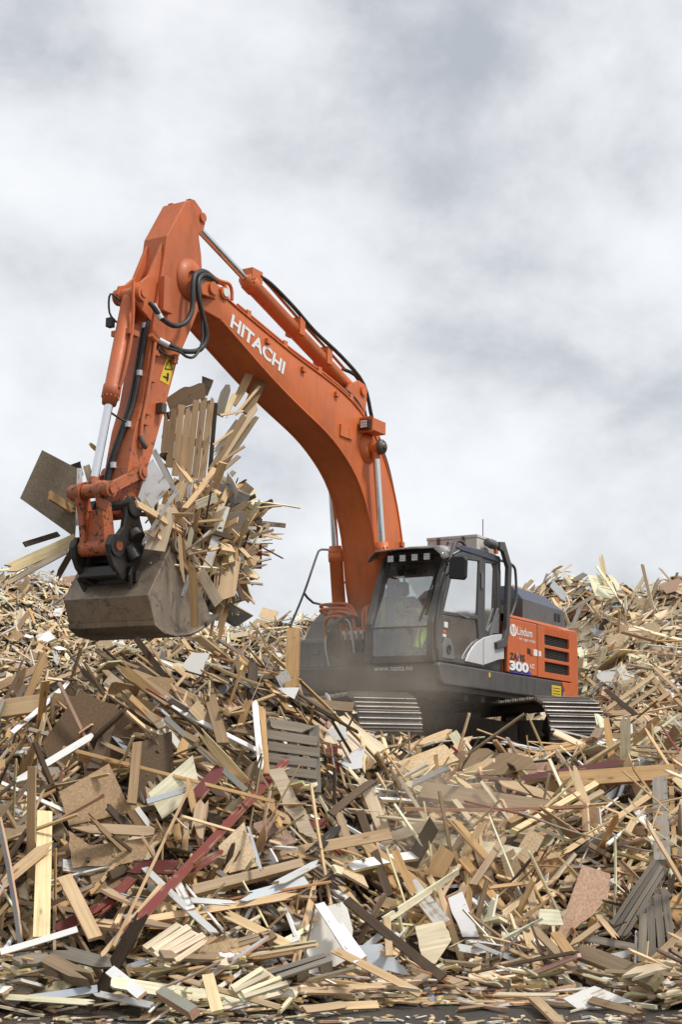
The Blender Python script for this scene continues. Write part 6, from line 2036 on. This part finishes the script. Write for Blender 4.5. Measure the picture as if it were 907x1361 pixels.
same = {}
for o in COL.objects:
    if o.get('group', '').startswith('loose '):
        same.setdefault(o['label'], []).append(o)
ORD = ['leftmost', 'second from left', 'third from left', 'fourth from left', 'fifth from left', 'sixth from left', 'seventh from left', 'eighth from left']
for lb, os_ in same.items():
    if 1 < len(os_) <= 8:
        for k, o in enumerate(sorted(os_, key=lambda q: proj(np.array(q.location))[0])):
            o['label'] = ' '.join(lb.split()[:13]) + ', ' + ORD[k]
for nm, test, lb in (('wood_debris', lambda s: s['place'] not in ('far', 'bucket'), 'loose splintered wood covering the near heap'),
                     ('wood_debris', lambda s: s['place'] == 'far' and not s['u'] < 470, 'loose splintered wood covering the far heap behind the machine'),
                     ('wood_debris', lambda s: s['place'] == 'far' and s['u'] < 470, 'small chipped wood covering the far left heap'),
                     ('wood_debris', lambda s: s['place'] == 'bucket', 'splintered wood filling the raised bucket')):
    wd = Wood()
    for i, s in enumerate(SPEC):
        if i in singles or not test(s):
            continue
        X, Y, Z = frame(s['d'], s['n'])
        wd.slab(s['p'], X, Y, Z, outline_of(s) if s['kind'] != 'chip' else [(s['L'] / 2, -s['w'] / 2), (s['L'] * 0.4, s['w'] / 2), (-s['L'] / 2, s['w'] * 0.4), (-s['L'] * 0.42, -s['w'] / 2)], s['t'], s['col'], rs, *((rs.gauss(0, 0.09) / max(s['L'], 0.3), rs.gauss(0, 0.3)) if s['kind'] in ('plank', 'stick') and s['place'] != 'far' and s['L'] > 0.4 and rs.random() < 0.6 else (0.0, 0.0)))
    tag(wd.build(nm), lb, 'wood debris', kind='stuff')

# ------------------------------------------------------------------ dust hanging in the air round the machine's front
def dust(center, radii, density, label, seed):
    bm = bmesh.new()
    bmesh.ops.create_icosphere(bm, subdivisions=3, radius=1.0)
    me = bpy.data.meshes.new('dust_cloud')
    bm.to_mesh(me); bm.free()
    o = bpy.data.objects.new('dust_cloud', me)
    COL.objects.link(o)
    o.location = center
    o.scale = radii
    m = bpy.data.materials.new('dust_air')
    m.use_nodes = True
    nt = m.node_tree
    nt.nodes.clear()
    out_ = nt.nodes.new('ShaderNodeOutputMaterial')
    pv = nt.nodes.new('ShaderNodeVolumePrincipled')
    pv.inputs['Color'].default_value = (1.0, 0.89, 0.74, 1)
    pv.inputs['Anisotropy'].default_value = 0.0
    co = coords(nt)
    ln = nt.nodes.new('ShaderNodeVectorMath'); ln.operation = 'LENGTH'; nt.links.new(co, ln.inputs[0])
    fall = ramp(nt, ln.outputs['Value'], 0.25, 0.98, (1, 1, 1), (0, 0, 0))
    mpn = nt.nodes.new('ShaderNodeMapping'); mpn.inputs['Location'].default_value = (seed, seed * 0.7, 0); nt.links.new(co, mpn.inputs[0])
    nz = ramp(nt, noise(nt, mpn.outputs[0], 2.1, 3, 0.6, 0.4), 0.36, 0.68)
    dn = mathn(nt, 'MULTIPLY', mathn(nt, 'MULTIPLY', fall, nz), density)
    nt.links.new(dn, pv.inputs['Density'])
    nt.links.new(pv.outputs[0], out_.inputs['Volume'])
    me.materials.append(m)
    tag(o, label, 'dust', kind='stuff')


def at_depth(u, v, y):
    d = ray(u, v)
    return tuple(OV + d * (y / d[1]))


dust(at_depth(500, 890, 17.0), (1.6, 1.3, 1.15), 0.40, 'tan dust hanging before the cab and tracks', 1.3)
dust(at_depth(590, 1120, 13.4), (0.95, 1.1, 0.95), 0.95, 'tan dust drifting over the wood below the machine', 4.1)
